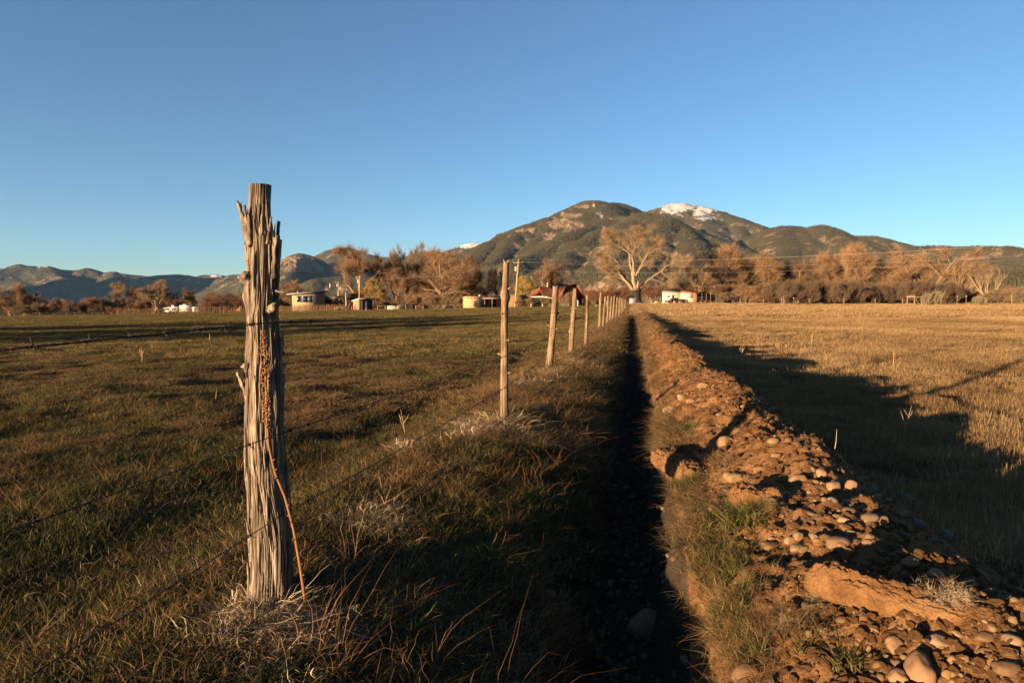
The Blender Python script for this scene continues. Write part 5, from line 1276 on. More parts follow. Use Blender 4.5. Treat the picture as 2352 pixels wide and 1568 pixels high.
for i, L in enumerate(limbs):
    Pi, ri_ = limb(L, 20 + i); m2 = MB().tube(Pi, ri_, 8); m2.build("limb", M['bark_old'], old, smooth=True)
    if i != 9: ini.append((Pi[len(Pi) // 4:], ri_[len(Pi) // 3], ri_[-1]))
r = np.random.RandomState(77); lev = grow(ini, r, (11, 6, 4), (.42, .5, .55), (18, 60), (.04, .04, .04), .14, .2, .006)
mb = MB()
for L in (1, 2, 3):
    for pts, r0, r1 in lev[L]: mb.tube(pts, np.linspace(min(r0, .10), r1, len(pts)), 4 if L == 1 else 3, cap=False)
mb.build("branches", M['barkpale'], old, kind="stuff")
V, Q, T, tn = twigs(lev[2] + lev[3], r, 10, 1.0, .012, .6, .08); link("crown", mesh_np("crown", V, [Q, T], M['tw_pale'], False, {"tone": tn}), old)
# trees standing out of view behind the camera's left shoulder lay long evening shadows over the pasture
for key, X_, Y_, s_, lab in ((("round", 0), -44, -1, .68, "bare tree at the left of the pasture, first of three"), (("round", 1), -50, 3, .75, "bare tree at the left of the pasture, second of three"), (("round", 2), -57, 10, .8, "bare tree at the left of the pasture, last of three")):
    root = empty("tree", (X_, Y_, h1(X_, Y_)), label=lab, cat="tree", group="trees beside the pasture")
    link("trunk", TP[key][0], root, scale=(s_ * 1.3, s_ * 1.3, s_)); link("crown", TP[key][1], root, scale=(s_ * 1.3, s_ * 1.3, s_))

# ------------------------------------------------------------------ buildings
M['adobe'] = plain("adobe_plaster", (.20, .148, .09), .95, .18, 1.2, 0, .3); M['adobe_y'] = plain("yellow_adobe", (.26, .18, .092), .95, .12, 1.0, 0, .3); M['adobe_b'] = plain("brown_adobe", (0.1386, 0.0858, 0.0462), .95, .2, 1.2, 0, .3)
M['roofgrey'] = plain("grey_roof_metal", (.13, .13, .135), .5, .1, 3); M['white'] = plain("white_paint", (0.36, 0.34, 0.30), .7, .08, 3); M['cream'] = plain("cream_siding", (0.4092, 0.3564, 0.2376), .8, .08, 2)
M['orange'] = M['orange']; M['shed'] = plain("orange_boards", (0.2376, 0.1122, 0.0495), .85, .2, 3); M['red'] = plain("red_door_paint", (0.2376, 0.0396, 0.0198), .7, .15, 4); M['darkgrey'] = plain("dark_grey_boards", (0.0462, 0.0396, 0.0363), .85, .15, 3)
M['redroof'] = plain("rusty_red_roof", (0.1254, 0.0462, 0.0297), .8, .25, 2.5); M['redsheet'] = plain("bright_red_roof", (0.363, 0.0594, 0.0231), .6, .1, 3); M['brownwall'] = plain("red_brown_boards", (0.132, 0.0429, 0.0198), .9, .25, 2); M['tanroof'] = plain("tan_shingle_roof", (0.1782, 0.1254, 0.0858), .9, .12, 3)
M['dark'] = plain("dark_opening", (0.0132, 0.01122, 0.0099), .9, .2, 3); M['lumber'] = wood("grey_lumber", (0.0868, 0.0589, 0.0341), (0.155, 0.1116, 0.0682), (0.2232, 0.1674, 0.1116), 2, 14, .4, .01); M['picket'] = wood("cedar_stick", (0.0558, 0.031, 0.01736), (0.1116, 0.062, 0.0341), (0.1798, 0.1116, 0.062), 1.5, 10, .4, .01)
M['tarp'] = plain("dark_blue_tarp", (0.0132, 0.01848, 0.0297), .6, .2, 2); M['steel'] = plain("galvanised_steel", (0.198, 0.2046, 0.2178), .45, .1, 3, .3); M['tin'] = plain("blue_grey_tin", (0.132, 0.1386, 0.165), .5, .1, 2)
n = NT("window_glass"); n.color((.02, .025, .03)); n.bsdf.inputs["Roughness"].default_value = .12; n.bsdf.inputs["Specular IOR Level"].default_value = .6; M['glass'] = n.m
M['black'] = plain("black_car_paint", (0.00792, 0.00792, 0.00924), .3, .1, 2); M['rubber'] = plain("tyre_rubber", (0.0099, 0.0099, 0.0099), .9, .1, 5)
def site(px, Yd, ybase=None):
    p = at(px, 700, Yd); return Vector((p.x, Yd, h1(p.x, Yd) if ybase is None else at(px, ybase, Yd).z))
def window(root, x, y, z, w, h, nx=2, ny=1, frame=M['white'], t=.07, axis='x', proud=.05):
    """framed window on a wall that faces -y (axis x) or -x (axis y)"""
    fr = MB()
    def bx(mb, a0, a1, d0, d1, z0, z1):
        if axis == 'x': mb.box(a0, a1, d0, d1, z0, z1)
        else: mb.box(d0, d1, a0, a1, z0, z1)
    c = x if axis == 'x' else y; d = y if axis == 'x' else x
    bx(fr, c - w / 2, c - w / 2 + t, d - proud, d, z, z + h); bx(fr, c + w / 2 - t, c + w / 2, d - proud, d, z, z + h)
    bx(fr, c - w / 2 + t, c + w / 2 - t, d - proud, d, z, z + t); bx(fr, c - w / 2 + t, c + w / 2 - t, d - proud, d, z + h - t, z + h)
    for k in range(1, nx): xx = c - w / 2 + w * k / nx; bx(fr, xx - t / 2, xx + t / 2, d - proud, d, z + t, z + h - t)
    o = fr.build("window", frame, root)
    for i in range(nx):
        for j in range(ny):
            x0 = c - w / 2 + (t if i == 0 else w * i / nx + t / 2); x1 = c - w / 2 + (w - t if i == nx - 1 else w * (i + 1) / nx - t / 2)
            z0 = z + t + (h - 2 * t) * j / ny + (.02 if j else 0); z1 = z + t + (h - 2 * t) * (j + 1) / ny
            g = MB(); bx(g, x0, x1, d - proud * .4, d - .004, z0, z1); g.build("pane", M['glass'], o)
    return o

# house with the single pitched roof
Yd = 165; b = site(674.4, Yd); h = empty("adobe_house", b, math.radians(24), label="tan adobe house with a pitched grey roof and wide window behind the stick fence", cat="house")
s = Yd / F; wz = lambda y: at(700, y, Yd).z - b.z
W_, D_p = 63.5 * s / math.cos(math.radians(24)), 4.6
zl, zr = wz(676), wz(670.0)
MB().hexa([(0, 0), (W_, 0), (W_, D_p), (0, D_p)], -.3, [zl, zr, zr, zl]).build("wall", M['adobe'], h)
sl = (zr - zl) / W_
MB().hexa([(-1.3, -.6), (W_ + .7, -.6), (W_ + .7, D_p + .5), (-1.3, D_p + .5)], [zl - 1.3 * sl + .003, zr + .7 * sl + .003, zr + .7 * sl + .003, zl - 1.3 * sl + .003], [zl - 1.3 * sl + .34] + [zr + .7 * sl + .34] * 2 + [zl - 1.3 * sl + .34]).build("roof", M['roofgrey'], h)
wn_ = MB(); ww0, ww1, wz0, wz1 = .8, 4.7, wz(693.5), wz(679.5)
for a0, a1 in ((ww0, ww0 + .06), (ww0 + 1.0, ww0 + 1.16), (ww1 - 1.2, ww1 - 1.04), (ww1 - .06, ww1)): wn_.box(a0, a1, -.06, 0, wz0, wz1)
wn_.box(ww0 + .06, ww1 - .06, -.06, 0, wz0 - .06, wz0); wn_.box(ww0 + .06, ww1 - .06, -.06, 0, wz1, wz1 + .06); wn_.box(ww0 + 1.16, ww1 - 1.2, -.06, 0, (wz0 + wz1) / 2 - .07, (wz0 + wz1) / 2 + .07)
wo = wn_.build("window", M['roofgrey'], h)
for a0, a1, c0, c1 in ((ww0 + .06, ww0 + 1.0, wz0, wz1), (ww0 + 1.16, ww1 - 1.2, wz0, (wz0 + wz1) / 2 - .07), (ww0 + 1.16, ww1 - 1.2, (wz0 + wz1) / 2 + .07, wz1), (ww1 - 1.04, ww1 - .06, wz0, wz1)): MB().box(a0, a1, -.03, -.004, c0, c1).build("pane", M['glass'], wo)
MB().disc_cyl((1.2, 1.5), .07, zl, zl + .9, 8).build("flue", M['white'], h)

# small orange shed with grey doors
Yd = 148; s = Yd / F; b = site(825, Yd); sh = empty("shed", b, math.radians(50), label="small orange shed with dark grey double doors, red side door and white roof edge", cat="shed")
fw, sd = 29 * s / .80, 13.5 * s / .60; ztop = at(830, 687, Yd).z - b.z
MB().hexa([(0, 0), (fw, 0), (fw, sd), (0, sd)], -.1, [ztop, ztop, ztop - .45, ztop - .45]).build("wall", M['shed'], sh)
MB().hexa([(-.25, -.3), (fw + .25, -.3), (fw + .25, sd + .3), (-.25, sd + .3)], [ztop + .02, ztop + .02, ztop - .5, ztop - .5], [ztop + .22, ztop + .22, ztop - .30, ztop - .30]).build("roof", M['white'], sh)
MB().box(-.25, fw + .25, -.34, -.303, ztop + .02, ztop + .24).build("fascia", M['roofgrey'], sh)
MB().box(.02, fw - .02, -.02, -.003, .02, ztop - .03).build("front_board", M['dark'], sh)
for k in (0, 1): MB().box(.45 + k * 1.22, 1.62 + k * 1.22, -.07, -.022, .05, ztop - .3).build("door", M['darkgrey'], sh)
MB().box(-.06, -.003, sd * .38, sd * .95, .05, ztop * .68).build("door_frame", M['white'], sh)
dr = MB().box(-.09, -.062, sd * .44, sd * .89, .05, ztop * .64).build("side_door", M['red'], sh); MB().box(-.105, -.092, sd * .60, sd * .73, ztop * .45, ztop * .56).build("notice", M['white'], dr)
MB().box(fw + .003, fw + .30, .2, .35, -.1, ztop - .05).build("brace_post", M['lumber'], sh)
b = site(841, 146); rd = empty("standpipe", b, label="small red standpipe in front of the shed's grey doors", cat="standpipe"); MB().disc_cyl((0, 0), .07, 0, .45, 8).build("pipe", M['white'], rd); MB().tube([(0, 0, .43), (0, 0, .5), (0, 0, .68), (0, 0, .74)], [.12, .2, .18, .05], 8).build("cap", M['red'], rd)

# white gate and the rails either side
Yd = 145; s = Yd / F; b = site(889.5, Yd); g_ = empty("gate", b, label="white five-bar gate with diagonal brace in the pasture fence", cat="gate"); Wg = 25 * s; Hg = 1.05
for x in (.06, Wg - .06): MB().box(x - .06, x + .06, -.05, .05, 0, Hg).build("stile", M['white'], g_)
for k in range(5): MB().box(.12, Wg - .12, -.03, .03, .10 + k * .2, .21 + k * .2).build("rail", M['white'], g_)
MB().bar((.12, -.06, .15), (Wg / 2, -.06, .95), .1, .04).build("brace", M['white'], g_); MB().bar((Wg - .12, -.06, .15), (Wg / 2, -.06, .95), .1, .04).build("brace", M['white'], g_)
def rails(px0, px1, Yd, label, h_=1.15, brace=False, gates=0):
    b = site(px0, Yd); e_ = site(px1, Yd); root = empty("rail_fence", b, label=label, cat="rail fence", group="timber rails along the pasture"); L = e_.x - b.x; dz = e_.z - b.z
    for x in (0, L): MB().box(x - .09, x + .09, -.09, .09, -.2 + dz * x / L, h_ + dz * x / L).build("post", M['lumber'], root)
    MB().bar((.09, 0, h_ - .12), (L - .09, 0, h_ - .12 + dz), .14, .06).build("rail", M['lumber'], root)
    if brace: MB().bar((.1, -.1, h_ - .2), (L * .6, -.1, .05), .12, .05).build("brace", M['lumber'], root)
rails(867.5, 885, 145, "timber rail between two posts just left of the white gate"); rails(917, 932, 145, "timber rail with a slanting brace right of the white gate", brace=True)
rails(769, 808, 150, "weathered rail before the stick fence left of the orange shed", .95); rails(955, 972, 146, "low grey rail beside the tangled shrub", .95)
b = site(947, 147); st_ = empty("tree_stump", b, label="thick black tree stump right of the white gate", cat="stump"); mb = MB().tube([(0, 0, -.1), (.02, 0, .3), (0, 0, .8), (.05, 0, 1.35)], [.68, .56, .52, .5], 10); mb.build("trunk", M['dark'], st_)

# stick fence
PK = []
for k in range(5):
    rr = np.random.RandomState(600 + k); hh = 1.7; mb = MB().tube([(0, 0, -.1), (rr.normal(0, .03), 0, hh * .5), (rr.normal(0, .05), rr.normal(0, .03), hh)], [.055, .052, .035], 5); PK.append(mb.mesh("picket", M['picket']))
def sticks(px0, y0, px1, y1, step, label, gaps=()):
    a, c = site(px0, y0), site(px1, y1); root = empty("stick_fence", a, label=label, cat="fence", group="stick fences behind the pasture"); d = c - a; L = d.length; nn_ = int(L / step)
    for k in range(nn_):
        f = (k + R.uniform(-.3, .3)) / nn_
        if any(g0 < f < g1 for g0, g1 in gaps) and R.random() < .6: continue
        x_, y_ = d.x * f, d.y * f
        link("picket", PK[R.randrange(5)], root, loc=(x_, y_ + R.uniform(-.04, .04), h1(a.x + x_, a.y + y_) - a.z), rot=(0, R.gauss(0, .05), R.uniform(0, 6)), scale=(R.uniform(.8, 1.35), R.uniform(.8, 1.2), R.uniform(.8, 1.12)))
    for z in (.5, 1.25): MB().bar((0, .10, z), (d.x, d.y + .10, z + d.z), .07, .05).build("rail", M['picket'], root)
sticks(268, 152, 576, 156, .155, "long stick fence of upright cedar poles left of the nearest post, before the white trailer", ((.28, .44),))
sticks(634, 156, 803, 150, .16, "stick fence of upright cedar poles in front of the tan adobe house")
# wire fence at the far left
b = site(12, 150); wf = empty("wire_fence", b, label="low wire fence with dark posts along the far left edge of the pasture", cat="fence"); prev = None
for px in (-10, 17, 32, 55, 90, 122, 152, 172, 194, 211, 237, 254, 268):
    p = site(px, 150 + R.uniform(-.5, .5)) - b; MB().tube([(p.x, p.y, p.z - .1), (p.x + R.uniform(-.06, .06), p.y, p.z + R.uniform(.75, .95))], .05, 5).build("post", M['lumber'], wf)
    if prev is not None:
        for z in (.35, .65): MB().bar((prev.x, prev.y, prev.z + z), (p.x, p.y, p.z + z), .012).build("wire", M['wire'], wf)
    prev = p

# white trailer, truck, hut
Yd = 171; s = Yd / F; b = site(375.5, Yd, 722); tr_o = empty("travel_trailer", b, label="long white travel trailer with roof units behind the stick fence", cat="trailer")
L1 = 36 * s; L2 = 24.5 * s; zt = at(400, 703.5, Yd).z - b.z; zt2 = at(430, 701, Yd).z - b.z
mb = MB(); mb.hexa([(0, 0), (L1, 0), (L1, 2.4), (0, 2.4)], .5, [zt - .35, zt, zt, zt - .35]); mb.build("body", M['white'], tr_o)
MB().box(L1 + .06, L1 + L2, 0, 2.4, .45, zt2).build("rear_body", M['white'], tr_o)
for x, z in ((L1 * .5, zt), (L1 + L2 * .35, zt2)): MB().box(x - .4, x + .4, .8, 1.6, z - .15, z + .28).build("roof_unit", M['white'], tr_o)
for x in (L1 * .45, L1 * .6, L1 + L2 * .7): w_ = MB().tube([(x, -.06, .42), (x, .2, .42)], .40, 12); w_.build("wheel", M['rubber'], tr_o)
for x in (L1 * .25, L1 * .65): window(tr_o, x, 0, zt - 1.0, .9, .5, 2, 1, M['steel'], .05)
b = site(441, Yd - 1, 722); tk = empty("truck", b, label="white truck with a dark windscreen parked at the trailer's right end", cat="truck"); zt = at(445, 705, Yd).z - b.z; Lc = 17 * s
MB().hexa([(0, 0), (Lc * .62, 0), (Lc * .62, 2), (0, 2)], .55, [zt, zt, zt, zt]).build("cab", M['white'], tk); MB().hexa([(Lc * .62 + .003, 0), (Lc, 0), (Lc, 2), (Lc * .62 + .003, 2)], .55, [zt - .1, zt - .95, zt - .95, zt - .1]).build("bonnet", M['tin'], tk)
MB().box(Lc * .34, Lc * .60, -.02, -.003, zt - .85, zt - .2).build("side_window", M['glass'], tk)
for x in (Lc * .2, Lc * .85): MB().tube([(x, -.05, .38), (x, .25, .38)], .38, 12).build("wheel", M['rubber'], tk)
Yd = 168; s = Yd / F; b = site(549, Yd, 715); ht = empty("hut", b, math.radians(12), label="tiny wooden hut with a steep dark roof behind the stick fence beside the nearest post", cat="hut"); w_ = 6 * s; z1 = at(549, 705, Yd).z - b.z; z2 = at(549, 699, Yd).z - b.z
MB().add([(-w_, 0, 0), (w_, 0, 0), (w_, 0, z1 - .3), (0, 0, z2), (-w_, 0, z1 - .3), (-w_, 2, 0), (w_, 2, 0), (w_, 2, z1 - .3), (0, 2, z2), (-w_, 2, z1 - .3)], [(0, 1, 2, 4), (5, 9, 7, 6), (0, 4, 9, 5), (1, 6, 7, 2)], [(4, 2, 3), (9, 8, 7)]).build("wall", M['shed'], ht)
for sg in (-1, 1): MB().hexa([(sg * (w_ + .35), -.3), (0, -.3), (0, 2.2), (sg * (w_ + .35), 2.2)], [z1 - .3 - .32, z2 + .02, z2 + .02, z1 - .62], [z1 - .50, z2 + .14, z2 + .14, z1 - .50]).build("roof", M['dark'], ht)

# poles
def pole(px0, y0, px1, y1, Yd, r_, label, arms=(), can=None, mat='lumber', cat="utility pole"):
    b = at(px0, y0, Yd); b.z = min(b.z, h1(b.x, Yd)); t = at(px1, y1, Yd); d = t - b; root = empty("utility_pole" if cat == "utility pole" else "pole", b, label=label, cat=cat, group="poles beyond the fields")
    MB().tube([(0, 0, -.2), tuple(d)], [r_, r_ * .72], 8).build("pole", M[mat], root)
    for dz, w in arms:
        c = d * (1 - dz / d.length); MB().bar((c.x - w / 2, c.y - .16, c.z), (c.x + w / 2, c.y - .16, c.z), .12, .1).build("crossarm", M['lumber'], root)
        for x in (-w / 2 + .08, -w / 6, w / 2 - .08): MB().tube([(c.x + x, c.y - .16, c.z + .05), (c.x + x, c.y - .16, c.z + .14), (c.x + x, c.y - .16, c.z + .24)], [.05, .07, .03], 6).build("insulator", M['white'], root)
    if can is not None:
        dz, sx = can; c = d * (1 - dz / d.length); MB().tube([(c.x + sx * .42, c.y, c.z - .5), (c.x + sx * .42, c.y, c.z + .35), (c.x + sx * .42, c.y, c.z + .5)], [.22, .22, .1], 10).build("transformer", M['white'], root)
    return root
M['polewood'] = wood("brown_pole_wood", (.22, .13, .06), (.36, .23, .11), (.46, .31, .16), 1, 8, .3, .01)
pole(1182, 706, 1191, 595.5, 142, .15, "leaning utility pole with a crossarm and transformer by the adobe house", ((.8, 2.0),), (2.1, -1), 'polewood')
pole(823.5, 690, 827, 633, 172, .14, "utility pole with a white transformer in front of the spreading willow", (), (1.5, -1), 'polewood')
pole(779, 690, 777, 645.5, 240, .14, "tallest of the small utility poles beyond the tan house, with a crossarm", ((.5, 2.2),), (1.6, -1), 'polewood')
pole(784.5, 692, 783.2, 655.5, 270, .14, "middle utility pole of the small group beyond the tan house", ((.5, 2.2),), (1.3, -1), 'polewood')
pole(787, 692, 786, 664, 300, .13, "shortest utility pole with a low crossarm beyond the tan house", ((.4, 1.8),), None, 'polewood')
pole(775.8, 690, 775.2, 666, 235, .12, "plain short pole left of the small utility poles", (), None, 'polewood')
pole(795, 698, 794, 670.5, 158, .10, "plain whitish pole behind the stick fence left of the orange shed", (), None, 'white', "pole")
b = site(758.5, 200); sg = empty("marker_pole", b, label="thin pole carrying a bright white panel right of the tan house", cat="pole", group="poles beyond the fields"); z = at(758.5, 661, 200).z - b.z; MB().tube([(0, 0, 0), (0, 0, z)], .05, 6).build("pole", M['steel'], sg); MB().box(-.12, .12, -.06, .06, z + .003, z + 1.3).build("panel", M['white'], sg)

# dark tarpaulin roof and rusty roof behind
b = site(773, 176, 700); ta = empty("tarp_shelter", b, label="dark blue pitched tarpaulin shelter behind the stick fence", cat="shelter"); s = 176 / F; w_ = 18 * s; z1 = at(773, 698, 176).z - b.z; z2 = at(773, 690, 176).z - b.z
MB().hexa([(-w_, 0), (w_, 0), (w_ * .3, 3), (-w_ * .6, 3)], [z1 - .05] * 2 + [z2 - .05] * 2, [z1] * 2 + [z2] * 2).build("roof", M['tarp'], ta)
for x in (-w_ + .1, w_ - .1): MB().box(x - .06, x + .06, .1, .22, -.6, z1 - .053).build("post", M['lumber'], ta)
b = site(770, 196, 700); rs = empty("lean_to", b, label="low rusty lean-to roof beneath the small utility poles", cat="shelter"); s = 196 / F; z1 = at(770, 684.5, 196).z - b.z
MB().hexa([(-9 * s, 0), (10 * s, 0), (10 * s, 3), (-9 * s, 3)], [z1] * 2 + [z1 + .5] * 2, [z1 + .12] * 2 + [z1 + .62] * 2).build("roof", M['redroof'], rs)
for x in (-8 * s, 9 * s): MB().box(x - .1, x + .1, .1, .3, -.5, z1 - .003).build("post", M['lumber'], rs)

# adobe houses
Yd = 142; s = Yd / F; b = site(1068.5, Yd); ah = empty("adobe_house", b, math.radians(11), label="yellow flat-roofed adobe house with a shaded porch left of the second fence post", cat="house"); zt = at(1085, 680.5, Yd).z - b.z; W1 = 40 * s; W2 = 86 * s
MB().box(0, W1, 0, 5, -.3, zt).build("wall", M['adobe_y'], ah); MB().box(W1 + .003, W2, 2.2, 5, -.3, zt - .25).build("porch_wall", M['adobe_b'], ah)
MB().hexa([(W1 - .1, -.2), (W2 + .4, -.2), (W2 + .4, 4.8), (W1 - .1, 4.8)], [zt - .55] * 2 + [zt + .02] * 2, [zt - .40] * 2 + [zt + .17] * 2).build("porch_roof", M['tanroof'], ah)
for x in (W1 + .5, (W1 + W2) / 2, W2 - .1): MB().box(x - .09, x + .09, -.05, .13, -.2, zt - .553).build("porch_post", M['lumber'], ah)
window(ah, W1 * .62, 0, zt * .32, .95, .95, 2, 1, M['tin']); window(ah, W1 + 1.5, 2.2, zt * .4, .8, .9, 1, 2, M['white']); MB().box(W1 + 2.5, W1 + 3.4, 2.14, 2.197, -.1, zt * .68).build("door", M['dark'], ah)
MB().box(W1 * .85, W1 * .93, 1.5, 1.9, zt - .02, zt + .4).build("chimney", M['white'], ah)
for k in range(5): MB().tube([(.35 + k * (W1 - .7) / 4, -.28, zt - .35), (.35 + k * (W1 - .7) / 4, -.003, zt - .35)], .08, 6).build("roof_beam", M['lumber'], ah)
Yd = 144; s = Yd / F; b = site(1168, Yd); ab = empty("adobe_house", b, math.radians(20), label="brown mud adobe house with one small window right of the second fence post", cat="house"); zt = at(1185, 678.5, Yd).z - b.z; W1 = 41 * s / .94
MB().box(0, W1, 0, 5, -.3, zt).build("wall", M['adobe_b'], ab); window(ab, W1 * .52, 0, zt * .42, .65, .95, 1, 2, M['adobe_y']); MB().box(-.06, W1 + .06, -.06, 5.06, zt + .003, zt + .14).build("parapet", M['adobe_b'], ab)
MB().hexa([(W1 + .01, .2), (W1 + 2.9, .4), (W1 + 2.9, 4), (W1 + .01, 4)], -.3, [zt - .1, zt - .9, zt - .9, zt - .1]).build("lean_to", M['dark'], ab); MB().hexa([(W1 + .0, 0), (W1 + 3.1, .2), (W1 + 3.1, 4.2), (W1 + .0, 4.2)], [zt - .09, zt - .93, zt - .93, zt - .09], [zt + .0, zt - .82, zt - .82, zt + .0]).build("lean_to_roof", M['redroof'], ab)
MB().disc_cyl((-.6, .3), .08, 0, zt, 8).build("downpipe", M['polewood'], ab)
# red roofed house
Yd = 150; s = Yd / F; b = site(1246, Yd); rh = empty("red_roof_house", b, math.radians(30), label="house with a long rusty ribbed roof and red boarded gable with diamond window", cat="house"); ze = at(1246, 680, Yd).z - b.z; zr_ = at(1275, 657.5, Yd).z - b.z; L = 58 * s / .87; Dp = 5.4
MB().box(0, L, 0, Dp, -.3, ze).build("wall", M['cream'], rh)
yr = Dp * .5
MB().hexa([(-.3, -.5), (L * .62, -.5), (L * .62, yr), (.9, yr)], [ze - .12] * 2 + [zr_ - .12] * 2, [ze] * 2 + [zr_] * 2).build("roof", M['redroof'], rh)
for k in range(20): x = -.15 + k * (L * .61) / 20; xa = x + (1.0 * (1 - k / 20)); MB().bar((x, -.5, ze + .02), (xa, yr, zr_ + .02), .05, .05).build("roof_rib", M['redroof'], rh)
MB().hexa([(.9, yr + .003), (L * .62, yr + .003), (L * .62, Dp + .5), (-.3, Dp + .5)], [zr_ - .12] * 2 + [ze - .12] * 2, [zr_] * 2 + [ze] * 2).build("back_roof", M['redroof'], rh)
ch = MB().box(L * .44, L * .44 + .45, yr - .2, yr + .25, zr_ - .1, zr_ + .55).build("chimney", M['adobe'], rh); MB().disc_cyl((L * .44 + .22, yr + .02), .12, zr_ + .553, zr_ + 1.0, 8).build("chimney_pot", M['white'], ch)
window(rh, 2.0, 0, ze * .35, .9, .9, 2, 1, M['tin'])
gz2 = at(1330, 651.8, Yd).z - b.z; G0 = L * .62 + .1; GW = 6.4
MB().add([(G0, -.9, ze - .1), (G0 + GW, -.9, ze - .1), (G0 + GW * .70, -.9, gz2 - .1), (G0 + GW * .26, -.9, gz2 - .1), (G0, Dp, ze - .1), (G0 + GW, Dp, ze - .1), (G0 + GW * .70, Dp, gz2 - .1), (G0 + GW * .26, Dp, gz2 - .1)],
         [(0, 1, 2, 3), (7, 6, 5, 4), (0, 3, 7, 4), (1, 5, 6, 2), (3, 2, 6, 7)]).build("gable_wall", M['brownwall'], rh)
MB().hexa([(G0 + GW * .25, -1.6), (G0 + GW * .71, -1.6), (G0 + GW * .71, Dp + .2), (G0 + GW * .25, Dp + .2)], gz2 - .097, gz2 + .03).build("gable_roof_top", M['redroof'], rh)
MB().hexa([(G0 - .5, -1.6), (G0 + GW * .25 - .003, -1.6), (G0 + GW * .25 - .003, Dp + .2), (G0 - .5, Dp + .2)], [ze - .45, gz2 - .09, gz2 - .09, ze - .45], [ze - .25, gz2 + .03, gz2 + .03, ze - .25]).build("gable_roof_slope", M['redroof'], rh)
MB().hexa([(G0 + GW * .71 + .003, -1.6), (G0 + GW + .5, -1.6), (G0 + GW + .5, Dp + .2), (G0 + GW * .71 + .003, Dp + .2)], [gz2 - .09, ze - .45, ze - .45, gz2 - .09], [gz2 + .03, ze - .25, ze - .25, gz2 + .03]).build("gable_roof_slope", M['redroof'], rh)
cx, cz = G0 + GW * .66, (ze + gz2) / 2 - .05
MB().add([(cx - .38, -.96, cz), (cx, -.96, cz - .5), (cx + .38, -.96, cz), (cx, -.96, cz + .5), (cx - .38, -.903, cz), (cx, -.903, cz - .5), (cx + .38, -.903, cz), (cx, -.903, cz + .5)], [(0, 1, 2, 3), (7, 6, 5, 4), (0, 4, 5, 1), (1, 5, 6, 2), (2, 6, 7, 3), (3, 7, 4, 0)]).build("diamond_window", M['glass'], rh)
MB().box(G0, G0 + GW, -.8, 0, -.3, ze - .13).build("gable_base", M['darkgrey'], rh)
for px, h_, lab in ((1220, .95, "left of two pale stumps before the dark lean-to"), (1246, .95, "right of two pale stumps before the dark lean-to"), (1327, 1.3, "white marker post beside the third fence post")):
    b = site(px, 136); o = empty("stump_post", b, label=lab, cat="post", group="short posts along the pasture edge"); MB().tube([(0, 0, -.1), (.02, 0, h_ * .6), (0, 0, h_)], [.15, .14, .12], 8).build("trunk", M['adobe_y'] if px != 1327 else M['white'], o)
for k, px in enumerate((1262, 1272, 1282, 1293, 1306)):
    b = site(px, 135); o = empty("stump_post", b, label="short weathered post before the red roofed house, %s in its row of five" % ('leftmost', 'second from left', 'middle', 'second from right', 'rightmost')[k], cat="post", group="row of short posts before the red roofed house"); MB().tube([(0, 0, -.1), (R.uniform(-.05, .05), 0, .5), (R.uniform(-.1, .1), 0, R.uniform(.6, .95))], [.09, .08, .07], 6).build("trunk", M['lumber'], o)

# pipe gate and tin box by the old cottonwood
Yd = 104; s = Yd / F; b = site(1390.5, Yd); pg = empty("pipe_gate", b, label="tubular metal gate behind the far fence posts", cat="gate"); Wp = 15 * s
for x in (0, Wp): MB().tube([(x, 0, .1), (x, 0, 1.25)], .03, 6).build("stile", M['steel'], pg)
for k in range(6): MB().tube([(.03, 0, .16 + k * .2), (Wp - .03, 0, .16 + k * .2)], .024, 6).build("rail", M['steel'], pg)
Yd = 126; s = Yd / F; b = site(1445.5, Yd); tb_ = empty("metal_box", b, math.radians(-6), label="blue grey sheet metal box standing at the foot of the old cottonwood", cat="box"); Wp = 15.5 * s; zt = max(1.1, at(1450, 684.5, Yd).z - b.z)
MB().hexa([(0, 0), (Wp, 0), (Wp, 1.0), (0, 1.0)], 0, [zt - .15, zt, zt, zt - .15]).build("body", M['tin'], tb_); MB().hexa([(-.05, -.05), (Wp + .05, -.05), (Wp + .05, 1.05), (-.05, 1.05)], [zt - .147, zt + .003, zt + .003, zt - .147], [zt - .09, zt + .06, zt + .06, zt - .09]).build("lid", M['steel'], tb_); MB().box(Wp * .55, Wp * .58, -.04, -.003, .1, zt - .25).build("seam", M['steel'], tb_)
for px, py, w, h, m_, lab in ((1370, 698, 6, 8, 'white', "white boulder at the pasture edge below the far shrub"), (1378, 702, 6, 4, 'white', "low white rock right of the white boulder at the pasture edge")):
    b = site(px, 118); o = link("stone", rm(2, 'pale'), loc=(b.x, 118, b.z + .15), scale=(.25, .2, .32 if h > 5 else .15), label=lab, cat="stone", group="pale rocks at the pasture edge")

